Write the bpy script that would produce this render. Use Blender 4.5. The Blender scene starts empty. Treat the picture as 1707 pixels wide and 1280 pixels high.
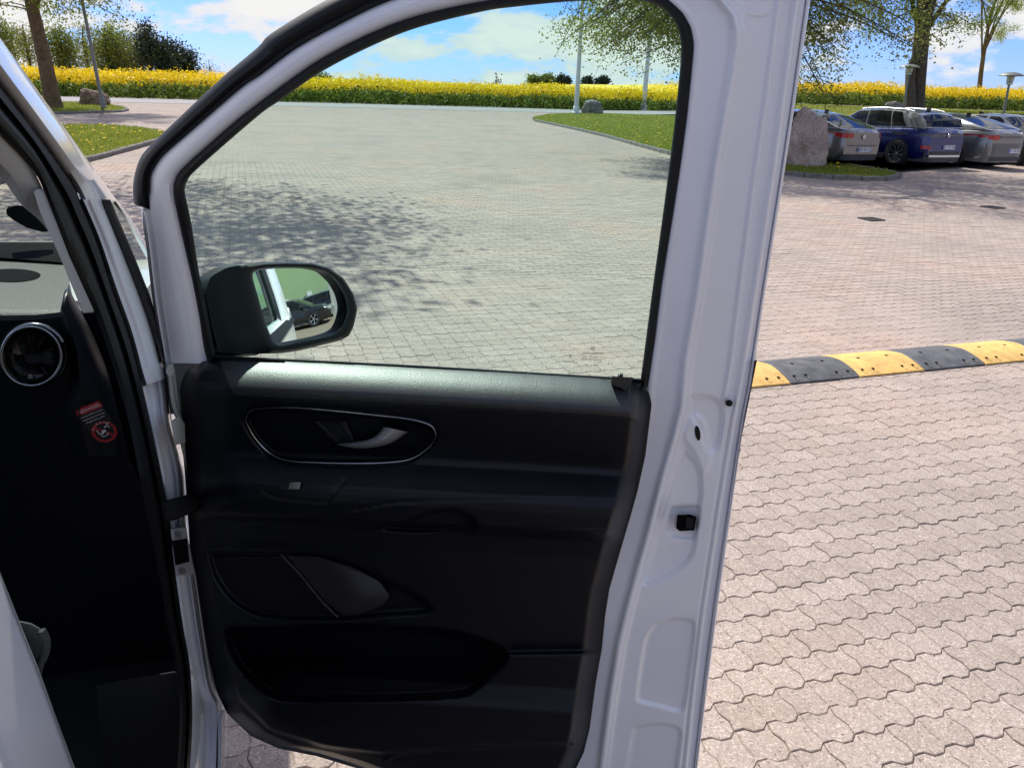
import bpy, bmesh, math, random
import numpy as np
from mathutils import Matrix, Vector
random.seed(7); RNG = np.random.default_rng(7)
rad = math.radians

# ------------------------------------------------------------------ camera, sky, sun, exposure
FPX, CX, CY = 1290.0, 853.5, 640.0            # focal length and centre of the photograph, in its own pixels
PITCH, ROLL, EYE = math.atan(500/1290), rad(2.0), 1.75
SUN_AZ, SUN_EL = rad(-29.0), rad(50.0)         # azimuth clockwise from +Y

scn = bpy.context.scene
COL = scn.collection
cam_d = bpy.data.cameras.new('camera'); cam = bpy.data.objects.new('camera', cam_d); COL.objects.link(cam)
cam_d.sensor_width = 36.0; cam_d.lens = 36.0*FPX/1707.0; cam_d.clip_start = 0.02; cam_d.clip_end = 3000
_r0 = Vector((1, 0, 0)); _u0 = Vector((0, math.sin(PITCH), math.cos(PITCH))); _f0 = Vector((0, math.cos(PITCH), -math.sin(PITCH)))
_r = _r0*math.cos(ROLL) + _u0*math.sin(ROLL); _u = _u0*math.cos(ROLL) - _r0*math.sin(ROLL)
cam.matrix_world = Matrix(((_r.x, _u.x, -_f0.x, 0), (_r.y, _u.y, -_f0.y, 0), (_r.z, _u.z, -_f0.z, EYE), (0, 0, 0, 1)))
scn.camera = cam

world = bpy.data.worlds.new('World'); scn.world = world; world.use_nodes = True
def build_world():
    nt = world.node_tree; N = nt.nodes; L = nt.links; N.clear()
    out = N.new('ShaderNodeOutputWorld'); sky = N.new('ShaderNodeTexSky'); sky.sky_type = 'NISHITA'
    sky.sun_disc = False; sky.sun_elevation = SUN_EL; sky.sun_rotation = SUN_AZ
    sky.air_density = 1.0; sky.dust_density = 0.0; sky.ozone_density = 3.2; sky.altitude = 30
    b1 = N.new('ShaderNodeBackground'); b1.inputs['Strength'].default_value = 0.13
    b2 = N.new('ShaderNodeBackground'); b2.inputs['Strength'].default_value = 0.72
    tint = N.new('ShaderNodeMix'); tint.data_type = 'RGBA'; tint.blend_type = 'MULTIPLY'; tint.inputs[0].default_value = 1.0; tint.inputs[7].default_value = (0.36, 0.51, 1.04, 1); L.new(sky.outputs[0], tint.inputs[6]); L.new(tint.outputs[2], b1.inputs['Color'])
    tc = N.new('ShaderNodeTexCoord'); mp = N.new('ShaderNodeMapping'); mp.inputs['Scale'].default_value = (1.0, 1.0, 2.6)
    L.new(tc.outputs['Generated'], mp.inputs['Vector'])
    n1 = N.new('ShaderNodeTexNoise'); n1.inputs['Scale'].default_value = 8.5; n1.inputs['Detail'].default_value = 12; n1.inputs['Roughness'].default_value = 0.56; n1.inputs['Distortion'].default_value = 0.0
    n2 = N.new('ShaderNodeTexNoise'); n2.inputs['Scale'].default_value = 3.1; n2.inputs['Detail'].default_value = 3
    mp.inputs['Location'].default_value = (0.35, 0.1, 0.0)
    L.new(mp.outputs[0], n1.inputs['Vector']); L.new(mp.outputs[0], n2.inputs['Vector'])
    ad = N.new('ShaderNodeMath'); ad.operation = 'MULTIPLY_ADD'; L.new(n2.outputs[0], ad.inputs[0]); ad.inputs[1].default_value = 0.45; L.new(n1.outputs[0], ad.inputs[2])
    rp = N.new('ShaderNodeValToRGB'); L.new(ad.outputs[0], rp.inputs[0])
    e = rp.color_ramp.elements; e[0].position = 0.700; e[0].color = (0, 0, 0, 1); e[1].position = 0.765; e[1].color = (1, 1, 1, 1)
    # cloud tops bright, bases a little grey: the same noise read a little deeper
    rc = N.new('ShaderNodeValToRGB'); L.new(ad.outputs[0], rc.inputs[0])
    c = rc.color_ramp.elements; c[0].position = 0.66; c[0].color = (0.74, 0.82, 0.97, 1); c[1].position = 0.84; c[1].color = (1.0, 0.99, 0.98, 1)
    L.new(rc.outputs[0], b2.inputs['Color'])
    mx = N.new('ShaderNodeMixShader'); L.new(rp.outputs[0], mx.inputs[0]); L.new(b1.outputs[0], mx.inputs[1]); L.new(b2.outputs[0], mx.inputs[2])
    L.new(mx.outputs[0], out.inputs[0])
build_world()

sd = bpy.data.lights.new('sun', 'SUN'); sd.energy = 4.7; sd.angle = rad(0.53); sd.color = (1.0, 0.955, 0.88)
sun = bpy.data.objects.new('sun', sd); COL.objects.link(sun)
sun_vec = Vector((math.sin(SUN_AZ)*math.cos(SUN_EL), math.cos(SUN_AZ)*math.cos(SUN_EL), math.sin(SUN_EL)))
sun.rotation_euler = sun_vec.to_track_quat('Z', 'Y').to_euler(); sun.location = sun_vec*60
vs = scn.view_settings; vs.view_transform = 'Standard'; vs.look = 'None'; vs.exposure = 0.36; vs.gamma = 1.0; vs.use_curve_mapping = False
scn.render.engine = 'CYCLES'
cy = scn.cycles; cy.use_denoising = True; cy.max_bounces = 9; cy.transparent_max_bounces = 16; cy.diffuse_bounces = 4; cy.glossy_bounces = 5
cy.caustics_reflective = False; cy.caustics_refractive = False; cy.sample_clamp_indirect = 6.0

# ------------------------------------------------------------------ geometry of sight: measuring the place from the photograph
def rays(px, py):
    dx = np.asarray(px, float) - CX; dy = np.asarray(py, float) - CY
    a, b = dx*math.cos(ROLL) + dy*math.sin(ROLL), -dx*math.sin(ROLL) + dy*math.cos(ROLL)
    c, s = math.cos(PITCH), math.sin(PITCH)
    return np.stack([a, FPX*c - b*s, -FPX*s - b*c], -1)
def project(P):
    P = np.asarray(P, float) - [0, 0, EYE]
    x = P @ np.array(_r[:]); y = P @ np.array(_u[:]); z = P @ np.array(_f0[:])
    return CX + FPX*x/z, CY - FPX*y/z
def sstep(a, b, x):
    t = np.clip((np.asarray(x, float)-a)/(b-a), 0, 1); return t*t*(3-2*t)
def hgt(x, y):
    """height of the ground: level yard, a grassy bank rising behind the parked cars"""
    return 1.0*sstep(12, 19, x)*sstep(26, 38, y)
def ground_at(px, py):
    d = rays(px, py); lo, hi = 0.0, 1.0
    t = 0.5/d[1]
    while t*d[1] < 900:
        p = d*t
        if EYE + p[2] <= hgt(p[0], p[1]): break
        t *= 1.004
    p = d*t
    return np.array([p[0], p[1], float(hgt(p[0], p[1]))])
def at_depth(px, py, Y):
    d = rays(px, py); p = d*(Y/d[1]); return np.array([p[0], p[1], EYE + p[2]])

# ------------------------------------------------------------------ object helpers
def tag(o, label=None, cat=None, group=None, kind=None):
    if label: o['label'] = label
    if cat: o['category'] = cat
    if group: o['group'] = group
    if kind: o['kind'] = kind
    return o
def empty(name, loc=(0, 0, 0), rz=0.0, parent=None):
    o = bpy.data.objects.new(name, None); COL.objects.link(o); o.location = loc; o.rotation_euler = (0, 0, rz); o.empty_display_size = 0.2
    o.parent = parent; return o
def add(name, mesh, mat, parent=None):
    o = bpy.data.objects.new(name, mesh); COL.objects.link(o)
    if mat is not None and len(mesh.materials) == 0: mesh.materials.append(mat)
    o.parent = parent; return o
def smooth_mesh(me, angle=None):
    me.shade_smooth()
    if angle is not None: me.set_sharp_from_angle(angle=rad(angle))
class MB:
    def __init__(s): s.v = []; s.f = []
    def verts(s, pts):
        i = len(s.v); s.v.extend([tuple(map(float, p)) for p in pts]); return i
    def poly(s, pts):
        i = s.verts(pts); s.f.append(tuple(range(i, i+len(pts))))
    def box(s, c, size, M=None):
        hx, hy, hz = size[0]/2, size[1]/2, size[2]/2
        pts = [Vector((sx*hx, sy*hy, sz*hz)) for sz in (-1, 1) for sy in (-1, 1) for sx in (-1, 1)]
        if M is not None: pts = [M @ p for p in pts]
        i = s.verts([p + Vector(c) for p in pts])
        for q in ((0, 2, 3, 1), (4, 5, 7, 6), (0, 1, 5, 4), (2, 6, 7, 3), (0, 4, 6, 2), (1, 3, 7, 5)): s.f.append(tuple(i+k for k in q))
    def tube(s, pts, radii, n=8, cap=True, closed=False):
        pts = [Vector(p) for p in pts]; m = len(pts)
        if not hasattr(radii, '__len__'): radii = [radii]*m
        base = len(s.v); up = None
        for k in range(m):
            if closed: t = pts[(k+1) % m] - pts[k-1]
            else: t = pts[min(k+1, m-1)] - pts[max(k-1, 0)]
            t.normalize()
            if up is None: up = Vector((0, 0, 1)) if abs(t.z) < 0.9 else Vector((1, 0, 0))
            a = t.cross(up); a.normalize(); b = a.cross(t); b.normalize(); up = b
            for j in range(n):
                w = 2*math.pi*j/n; s.v.append(tuple(pts[k] + (a*math.cos(w) + b*math.sin(w))*radii[k]))
        for k in range(m if closed else m-1):
            k2 = (k+1) % m
            for j in range(n):
                j2 = (j+1) % n; s.f.append((base+k*n+j, base+k*n+j2, base+k2*n+j2, base+k2*n+j))
        if cap and not closed:
            s.f.append(tuple(base+j for j in reversed(range(n)))); s.f.append(tuple(base+(m-1)*n+j for j in range(n)))
    def lathe(s, prof, n=24, M=None, cap=True):
        """prof: (radius, height) pairs about local Z"""
        base = len(s.v)
        for r, z in prof:
            for j in range(n):
                w = 2*math.pi*j/n; p = Vector((r*math.cos(w), r*math.sin(w), z)); p = M @ p if M is not None else p; s.v.append(tuple(p))
        for k in range(len(prof)-1):
            for j in range(n):
                j2 = (j+1) % n; s.f.append((base+k*n+j, base+k*n+j2, base+(k+1)*n+j2, base+(k+1)*n+j))
        if cap:
            s.f.append(tuple(base+j for j in reversed(range(n)))); s.f.append(tuple(base+(len(prof)-1)*n+j for j in range(n)))
    def grid(s, P):
        """P: array rows x cols x 3"""
        R, C = P.shape[:2]; i = s.verts(P.reshape(-1, 3))
        for a in range(R-1):
            for b in range(C-1): s.f.append((i+a*C+b, i+a*C+b+1, i+(a+1)*C+b+1, i+(a+1)*C+b))
    def mesh(s, name, smooth=None):
        me = bpy.data.meshes.new(name); me.from_pydata(s.v, [], s.f); me.update()
        if smooth is not None: smooth_mesh(me, smooth)
        return me
    def build(s, name, mat, parent=None, smooth=None):
        return add(name, s.mesh(name, smooth), mat, parent)
def fast_mesh(name, V, quads=None, tris=None, mat_index=None):
    """large meshes straight from arrays"""
    me = bpy.data.meshes.new(name); V = np.ascontiguousarray(V, np.float32)
    idx = []; sizes = []
    if quads is not None and len(quads): idx.append(np.asarray(quads).reshape(-1)); sizes.append(np.full(len(quads), 4))
    if tris is not None and len(tris): idx.append(np.asarray(tris).reshape(-1)); sizes.append(np.full(len(tris), 3))
    idx = np.concatenate(idx).astype(np.int32); sizes = np.concatenate(sizes); st = np.concatenate([[0], np.cumsum(sizes)[:-1]]).astype(np.int32)
    me.vertices.add(len(V)); me.vertices.foreach_set('co', V.reshape(-1))
    me.loops.add(len(idx)); me.loops.foreach_set('vertex_index', idx)
    me.polygons.add(len(st)); me.polygons.foreach_set('loop_start', st)
    if mat_index is not None: me.polygons.foreach_set('material_index', np.asarray(mat_index, np.int32))
    me.update(calc_edges=True); me.validate(); return me
def text_mesh(name, body, size, M, mat, parent=None, align='CENTER', extrude=0.0):
    cu = bpy.data.curves.new('txt', 'FONT'); cu.body = body; cu.size = size; cu.align_x = align; cu.align_y = 'CENTER'; cu.extrude = extrude; cu.resolution_u = 3
    t = bpy.data.objects.new('txt', cu); COL.objects.link(t); dg = bpy.context.evaluated_depsgraph_get(); dg.update()
    me = bpy.data.meshes.new_from_object(t.evaluated_get(dg)); bpy.data.objects.remove(t); bpy.data.curves.remove(cu)
    me.transform(M); me.materials.clear(); me.name = name
    return add(name, me, mat, parent)
def frame(o, x, y):
    """matrix with origin o, local X and Y along the given vectors"""
    o, x, y = Vector(o), Vector(x).normalized(), Vector(y); z = x.cross(y).normalized(); y = z.cross(x).normalized()
    return Matrix(((x.x, y.x, z.x, o.x), (x.y, y.y, z.y, o.y), (x.z, y.z, z.z, o.z), (0, 0, 0, 1)))

# ------------------------------------------------------------------ materials
def mat_new(name):
    m = bpy.data.materials.new(name); m.use_nodes = True; nt = m.node_tree; b = nt.nodes['Principled BSDF']; return m, nt, b
def sock(nt, v, s):
    if isinstance(v, bpy.types.NodeSocket): nt.links.new(v, s)
    else: s.default_value = v
def n_pos(nt, scale=(1, 1, 1), obj=True):
    g = nt.nodes.new('ShaderNodeTexCoord') if obj else nt.nodes.new('ShaderNodeNewGeometry')
    mp = nt.nodes.new('ShaderNodeMapping'); mp.inputs['Scale'].default_value = scale
    nt.links.new(g.outputs['Object' if obj else 'Position'], mp.inputs['Vector']); return mp.outputs[0]
def n_noise(nt, vec, scale, detail=4, rough=0.55):
    n = nt.nodes.new('ShaderNodeTexNoise'); n.inputs['Scale'].default_value = scale; n.inputs['Detail'].default_value = detail; n.inputs['Roughness'].default_value = rough
    nt.links.new(vec, n.inputs['Vector']); return n.outputs[0]
def n_ramp(nt, fac, stops):
    r = nt.nodes.new('ShaderNodeValToRGB'); nt.links.new(fac, r.inputs[0]); e = r.color_ramp.elements
    while len(e) < len(stops): e.new(0.5)
    for k, (p, c) in enumerate(stops): e[k].position = p; e[k].color = (*c, 1) if len(c) == 3 else c
    return r.outputs[0]
def n_mix(nt, fac, a, b, mode='MIX'):
    m = nt.nodes.new('ShaderNodeMix'); m.data_type = 'RGBA'; m.blend_type = mode
    sock(nt, fac, m.inputs[0]); sock(nt, a if not isinstance(a, tuple) else (*a, 1)[:4], m.inputs[6]); sock(nt, b if not isinstance(b, tuple) else (*b, 1)[:4], m.inputs[7]); return m.outputs[2]
def n_math(nt, op, a, b=0.0):
    m = nt.nodes.new('ShaderNodeMath'); m.operation = op; sock(nt, a, m.inputs[0]); sock(nt, b, m.inputs[1]); return m.outputs[0]
def n_bump(nt, b, h, strength=0.3, dist=0.01):
    n = nt.nodes.new('ShaderNodeBump'); n.inputs['Strength'].default_value = strength; n.inputs['Distance'].default_value = dist
    nt.links.new(h, n.inputs['Height']); nt.links.new(n.outputs[0], b.inputs['Normal'])
def plain(name, col, rough=0.5, metal=0.0, coat=0.0, var=0.06, vscale=3.0, bump=0.0, bscale=200.0, bdist=0.002, spec=0.5, world=False):
    """a procedural surface: base colour with slight noise in colour and roughness, optional fine grain"""
    m, nt, b = mat_new(name); pos = n_pos(nt, obj=not world)
    f = n_noise(nt, pos, vscale, 5)
    lo = tuple(max(0, c*(1-var)) for c in col); hi = tuple(min(1, c*(1+var)) for c in col)
    sock(nt, n_ramp(nt, f, [(0.3, lo), (0.7, hi)]), b.inputs['Base Color'])
    rr = nt.nodes.new('ShaderNodeMapRange'); nt.links.new(f, rr.inputs[0]); rr.inputs[3].default_value = max(0.02, rough*0.85); rr.inputs[4].default_value = min(1, rough*1.15)
    nt.links.new(rr.outputs[0], b.inputs['Roughness']); b.inputs['Metallic'].default_value = metal; b.inputs['Coat Weight'].default_value = coat; b.inputs['Coat Roughness'].default_value = 0.04
    b.inputs['Specular IOR Level'].default_value = spec
    if bump: n_bump(nt, b, n_noise(nt, pos, bscale, 3), bump, bdist)
    return m
def glass_mat(name, tint, refl=1.0, rough=0.0):
    m, nt, b = mat_new(name); N = nt.nodes; N.remove(b); out = N['Material Output']
    tr = N.new('ShaderNodeBsdfTransparent'); tr.inputs[0].default_value = (*tint, 1); gl = N.new('ShaderNodeBsdfGlossy'); gl.inputs['Roughness'].default_value = rough
    fr = N.new('ShaderNodeFresnel'); fr.inputs[0].default_value = 1.5
    mx = N.new('ShaderNodeMixShader'); nt.links.new(n_math(nt, 'MULTIPLY', fr.outputs[0], refl), mx.inputs[0]); nt.links.new(tr.outputs[0], mx.inputs[1]); nt.links.new(gl.outputs[0], mx.inputs[2]); nt.links.new(mx.outputs[0], out.inputs[0]); return m
def leaf_mat(name, c1, c2, trans=0.35, warm=0.2):
    m, nt, b = mat_new(name); N = nt.nodes; out = N['Material Output']
    g = N.new('ShaderNodeNewGeometry'); col = n_ramp(nt, g.outputs['Random Per Island'], [(0.0, c1), (1.0, c2)])
    nt.links.new(col, b.inputs['Base Color']); b.inputs['Roughness'].default_value = 0.55; b.inputs['Specular IOR Level'].default_value = 0.3
    t = N.new('ShaderNodeBsdfTranslucent'); nt.links.new(n_mix(nt, warm, col, (0.75, 0.95, 0.15, 1)), t.inputs[0])
    mx = N.new('ShaderNodeMixShader'); mx.inputs[0].default_value = trans; nt.links.new(b.outputs[0], mx.inputs[1]); nt.links.new(t.outputs[0], mx.inputs[2]); nt.links.new(mx.outputs[0], out.inputs[0]); return m
def stone_mat(name, c1, c2, c3, scale=1.0):
    m, nt, b = mat_new(name); pos = n_pos(nt)
    col = n_ramp(nt, n_noise(nt, pos, 2.2*scale, 8, 0.65), [(0.3, c1), (0.5, c2), (0.72, c3)])
    sp = n_ramp(nt, n_noise(nt, pos, 34*scale, 4, 0.7), [(0.38, (0.45, 0.43, 0.40)), (0.6, (1.0, 1.0, 1.0))])
    sock(nt, n_mix(nt, 0.8, col, sp, 'MULTIPLY'), b.inputs['Base Color']); b.inputs['Roughness'].default_value = 0.85
    n_bump(nt, b, n_noise(nt, pos, 9*scale, 9, 0.7), 0.9, 0.07); return m
def paver_mat():
    m, nt, b = mat_new('paver_concrete'); N = nt.nodes
    pos = n_pos(nt, obj=False); g = N.new('ShaderNodeNewGeometry'); oi = N.new('ShaderNodeObjectInfo')
    rnd = n_math(nt, 'FRACT', n_math(nt, 'ADD', g.outputs['Random Per Island'], oi.outputs['Random']))
    base = n_ramp(nt, rnd, [(0.0, (0.365, 0.304, 0.262)), (0.5, (0.394, 0.330, 0.286)), (1.0, (0.424, 0.357, 0.312))])
    big = n_ramp(nt, n_noise(nt, pos, 0.55, 4), [(0.30, (0.86, 0.86, 0.87)), (0.5, (1.0, 1.0, 1.0)), (0.72, (1.10, 0.99, 0.94))])
    c = n_mix(nt, 1.0, base, big, 'MULTIPLY')
    med = n_ramp(nt, n_noise(nt, pos, 9.0, 6, 0.6), [(0.28, (0.80, 0.79, 0.78)), (0.55, (1.0, 1.0, 1.0))])
    c = n_mix(nt, 0.5, c, med, 'MULTIPLY')
    vo = N.new('ShaderNodeTexVoronoi'); vo.inputs['Scale'].default_value = 210; nt.links.new(pos, vo.inputs['Vector'])
    hsv = N.new('ShaderNodeSeparateColor'); nt.links.new(vo.outputs['Color'], hsv.inputs[0])
    sp = n_ramp(nt, hsv.outputs[0], [(0.0, (0.30, 0.28, 0.27)), (0.05, (0.80, 0.78, 0.76)), (0.80, (1.08, 1.06, 1.04)), (1.0, (1.55, 1.55, 1.55))])
    c = n_mix(nt, 0.85, c, sp, 'MULTIPLY')
    stain = n_ramp(nt, n_noise(nt, pos, 2.3, 3), [(0.70, (0, 0, 0)), (0.80, (1, 1, 1))])
    sc = N.new('ShaderNodeMath'); sc.operation = 'MULTIPLY'; nt.links.new(stain, sc.inputs[0]); sc.inputs[1].default_value = 0.35
    c = n_mix(nt, sc.outputs[0], c, (0.50, 0.27, 0.16))
    sock(nt, c, b.inputs['Base Color']); b.inputs['Roughness'].default_value = 0.88; b.inputs['Specular IOR Level'].default_value = 0.25
    n_bump(nt, b, n_noise(nt, pos, 260, 3, 0.7), 0.55, 0.004); return m

M = {}
M['white'] = plain('white_paint', (0.84, 0.845, 0.87), 0.18, coat=0.6, var=0.02)
M['black'] = plain('grained_black_plastic', (0.0028, 0.0040, 0.0078), 0.40, var=0.1, bump=0.35, bscale=620, bdist=0.0008, spec=0.30)
M['ledge'] = plain('grained_trim_glint', (0.010, 0.012, 0.0125), 0.44, var=0.1, bump=0.5, bscale=420, bdist=0.0010, spec=0.75)  # the black trim plastic again, made paler and glossier for the sun glint
M['dash'] = plain('grained_dash', (0.012, 0.013, 0.013), 0.50, var=0.15, bump=0.7, bscale=300, bdist=0.0016, spec=0.30)
M['rubber'] = plain('black_rubber', (0.005, 0.005, 0.006), 0.55, var=0.1, bump=0.15, bscale=300, bdist=0.001, spec=0.3)
M['gloss_black'] = plain('gloss_black', (0.008, 0.008, 0.009), 0.12, coat=0.4)
M['mirror_shell'] = plain('mirror_shell_plastic', (0.006, 0.006, 0.0065), 0.40, bump=0.3, bscale=700, bdist=0.0007, spec=0.25)
M['mirror'] = plain('mirror_silver', (0.90, 0.92, 0.91), 0.005, metal=1.0, var=0.0)
M['chrome'] = plain('satin_chrome', (0.40, 0.41, 0.44), 0.22, metal=1.0, var=0.02)
M['handle'] = plain('handle_satin_grey', (0.52, 0.52, 0.53), 0.34, metal=0.6)
M['graphite'] = plain('graphite_plastic', (0.018, 0.0185, 0.022), 0.42, spec=0.3)
M['grey_trim'] = plain('warm_grey_trim', (0.36, 0.35, 0.335), 0.8, var=0.04, bump=0.2, bscale=500, bdist=0.001)
M['hinge'] = plain('zinc_painted_hinge', (0.58, 0.57, 0.53), 0.38, var=0.08, vscale=30)
M['fabric'] = plain('seat_fabric', (0.032, 0.037, 0.036), 0.95, var=0.35, vscale=420, bump=0.7, bscale=500, bdist=0.003)
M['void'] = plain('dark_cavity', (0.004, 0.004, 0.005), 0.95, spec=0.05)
M['pane'] = glass_mat('green_tinted_glass', (0.735, 0.930, 0.870), 0.14)
M['screen_glass'] = glass_mat('windscreen_glass', (0.80, 0.90, 0.84), 0.03)
M['dark_glass'] = plain('dark_window_glass', (0.008, 0.010, 0.010), 0.03, coat=0.0, spec=0.28)
M['etch'] = plain('etched_print', (0.05, 0.05, 0.045), 0.8)
M['sticker_black'] = plain('sticker_black', (0.012, 0.012, 0.013), 0.5)
M['sticker_red'] = plain('sticker_red', (0.42, 0.02, 0.025), 0.45)
M['sticker_white'] = plain('sticker_white', (0.75, 0.75, 0.75), 0.5)
M['paver'] = paver_mat()
M['joint'] = plain('joint_sand', (0.24, 0.185, 0.14), 0.95, var=0.3, vscale=40, bump=0.6, bscale=300, bdist=0.004, world=True)
M['asphalt'] = plain('pale_asphalt', (0.26, 0.25, 0.245), 0.9, var=0.12, vscale=1.2, bump=0.4, bscale=90, bdist=0.01, world=True)
M['soil'] = plain('soil', (0.13, 0.095, 0.06), 0.95, var=0.25, vscale=2.0, world=True)
M['kerb'] = stone_mat('kerb_granite', (0.20, 0.185, 0.17), (0.30, 0.28, 0.26), (0.38, 0.36, 0.33), 4)
M['bump_yellow'] = plain('bump_yellow_rubber', (0.72, 0.44, 0.13), 0.65, var=0.22, vscale=11, bump=0.2, bscale=60, bdist=0.004)
M['bump_black'] = plain('bump_black_rubber', (0.10, 0.10, 0.102), 0.6, var=0.35, vscale=12, bump=0.3, bscale=70, bdist=0.004)
M['iron'] = plain('cast_iron', (0.05, 0.042, 0.038), 0.6, var=0.3, vscale=20)
def lawn_mat():
    m, nt, b = mat_new('lawn_turf'); pos = n_pos(nt, obj=False)
    a = n_ramp(nt, n_noise(nt, pos, 0.7, 5), [(0.3, (0.105, 0.125, 0.010)), (0.55, (0.165, 0.180, 0.016)), (0.75, (0.235, 0.225, 0.035))])
    f = n_ramp(nt, n_noise(nt, pos, 22, 5, 0.7), [(0.3, (0.55, 0.6, 0.5)), (0.65, (1.15, 1.12, 1.0))])
    sock(nt, n_mix(nt, 0.9, a, f, 'MULTIPLY'), b.inputs['Base Color']); b.inputs['Roughness'].default_value = 0.9; b.inputs['Specular IOR Level'].default_value = 0.2
    n_bump(nt, b, n_noise(nt, pos, 30, 5, 0.7), 0.9, 0.05); return m
M['lawn'] = lawn_mat()
M['blade'] = leaf_mat('grass_blades', (0.120, 0.150, 0.010), (0.28, 0.28, 0.035), 0.4)
M['dandelion'] = plain('dandelion_yellow', (0.80, 0.56, 0.02), 0.8)
M['rape_leaf'] = leaf_mat('rape_leaves', (0.055, 0.105, 0.012), (0.13, 0.19, 0.03), 0.35)
M['rape_flower'] = leaf_mat('rape_flowers', (0.80, 0.56, 0.008), (0.90, 0.72, 0.02), 0.3, 0.0)
M['bark'] = stone_mat('bark', (0.055, 0.042, 0.032), (0.11, 0.085, 0.062), (0.17, 0.14, 0.10), 3)
M['bark_warm'] = stone_mat('bark_warm', (0.10, 0.06, 0.03), (0.20, 0.13, 0.07), (0.27, 0.19, 0.11), 2.5)
M['leaf_bright'] = leaf_mat('leaf_bright_green', (0.13, 0.19, 0.015), (0.30, 0.33, 0.04), 0.5)
M['leaf_olive'] = leaf_mat('leaf_olive_bud', (0.105, 0.125, 0.022), (0.25, 0.26, 0.06), 0.45)
M['leaf_maple'] = leaf_mat('leaf_maple', (0.10, 0.17, 0.014), (0.27, 0.34, 0.04), 0.5)
M['leaf_far'] = leaf_mat('leaf_far_spring', (0.095, 0.135, 0.03), (0.21, 0.24, 0.06), 0.35, 0.1)
M['leaf_far_pale'] = leaf_mat('leaf_far_pale', (0.12, 0.13, 0.06), (0.22, 0.215, 0.10), 0.35)
M['needle'] = leaf_mat('needle_dark', (0.014, 0.028, 0.022), (0.035, 0.056, 0.040), 0.08, 0.0)
M['granite_pink'] = stone_mat('granite_pink', (0.40, 0.30, 0.25), (0.55, 0.44, 0.38), (0.66, 0.57, 0.51))
M['granite_grey'] = stone_mat('granite_grey', (0.17, 0.16, 0.145), (0.28, 0.265, 0.24), (0.38, 0.36, 0.33))
M['granite_brown'] = stone_mat('granite_brown', (0.16, 0.11, 0.075), (0.27, 0.19, 0.13), (0.36, 0.28, 0.21))
M['pole_white'] = plain('flagpole_white', (0.66, 0.67, 0.68), 0.4)
M['pole_grey'] = plain('pole_galvanised', (0.20, 0.20, 0.20), 0.5, metal=0.3)
M['lamp_metal'] = plain('lamp_zinc', (0.18, 0.20, 0.18), 0.55, metal=0.4)
M['lamp_glass'] = plain('lamp_opal_glass', (0.55, 0.57, 0.56), 0.25)
M['tyre'] = plain('tyre', (0.012, 0.012, 0.013), 0.75)
M['alloy'] = plain('alloy', (0.60, 0.61, 0.63), 0.28, metal=0.9)
M['alloy_dark'] = plain('alloy_dark', (0.02, 0.02, 0.022), 0.3)
M['tail_red'] = plain('tail_lamp_red', (0.38, 0.008, 0.012), 0.12, coat=0.6)
M['plate'] = plain('plate_white', (0.62, 0.64, 0.70), 0.4)
M['plate_ink'] = plain('plate_ink', (0.03, 0.03, 0.05), 0.5)
M['plate_blue'] = plain('plate_blue', (0.02, 0.06, 0.35), 0.4)
M['green_wall'] = plain('green_render', (0.34, 0.45, 0.24), 0.85, var=0.05, vscale=0.6)
M['grey_wall'] = plain('grey_block_wall', (0.45, 0.44, 0.41), 0.85, var=0.06)
M['roof_dark'] = plain('dark_roof', (0.07, 0.072, 0.078), 0.7)
M['roof_grey'] = plain('grey_roof', (0.24, 0.23, 0.23), 0.7)
M['white_wall'] = plain('white_render', (0.70, 0.69, 0.66), 0.8)
def car_paint(name, col, metal=0.55): return plain('paint_'+name, col, 0.26, metal=metal, coat=1.0, var=0.02)
M['p_silver'] = car_paint('silver', (0.20, 0.195, 0.20)); M['p_blue'] = car_paint('blue', (0.008, 0.018, 0.13), 0.35)
M['p_white_silver'] = car_paint('bright_silver', (0.30, 0.305, 0.315)); M['p_lightgrey'] = car_paint('light_grey', (0.19, 0.195, 0.205))
M['p_black'] = car_paint('black', (0.010, 0.011, 0.013), 0.2); M['p_navy'] = car_paint('navy', (0.012, 0.015, 0.028), 0.2)
M['p_dark'] = plain('dark_cladding', (0.022, 0.024, 0.032), 0.45)
M['p_greydark'] = plain('bumper_grey', (0.08, 0.085, 0.095), 0.35, coat=0.5)

# ------------------------------------------------------------------ ground, road, paving
def inside(poly, X, Y):
    poly = np.asarray(poly)[:, :2]; r = np.zeros(np.shape(X), bool); j = len(poly)-1
    for i in range(len(poly)):
        xi, yi = poly[i]; xj, yj = poly[j]
        with np.errstate(divide='ignore', invalid='ignore'):
            c = ((yi > Y) != (yj > Y)) & (X < (xj-xi)*(Y-yi)/(yj-yi+1e-12) + xi)
        r ^= c; j = i
    return r
def sheet(name, xs, ys, dz, mat, kind='structure'):
    X, Y = np.meshgrid(xs, ys); Z = hgt(X, Y) + dz; mb = MB(); mb.grid(np.stack([X, Y, Z], -1)); o = mb.build(name, mat, smooth=180); tag(o, kind=kind); return o
def poly_sheet(name, pts, dz, mat, kind='structure', cuts=9, parent=None):
    bm = bmesh.new(); f = bm.faces.new([bm.verts.new((p[0], p[1], 0)) for p in pts]); bmesh.ops.triangulate(bm, faces=[f])
    bmesh.ops.subdivide_edges(bm, edges=bm.edges[:], cuts=cuts, use_grid_fill=True)
    for v in bm.verts: v.co.z = float(hgt(v.co.x, v.co.y)) + dz
    bmesh.ops.recalc_face_normals(bm, faces=bm.faces)
    me = bpy.data.meshes.new(name); bm.to_mesh(me); bm.free()
    if sum(p.normal.z for p in me.polygons) < 0: me.flip_normals()
    smooth_mesh(me); o = add(name, me, mat, parent)
    if kind: tag(o, kind=kind)
    return o
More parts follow.
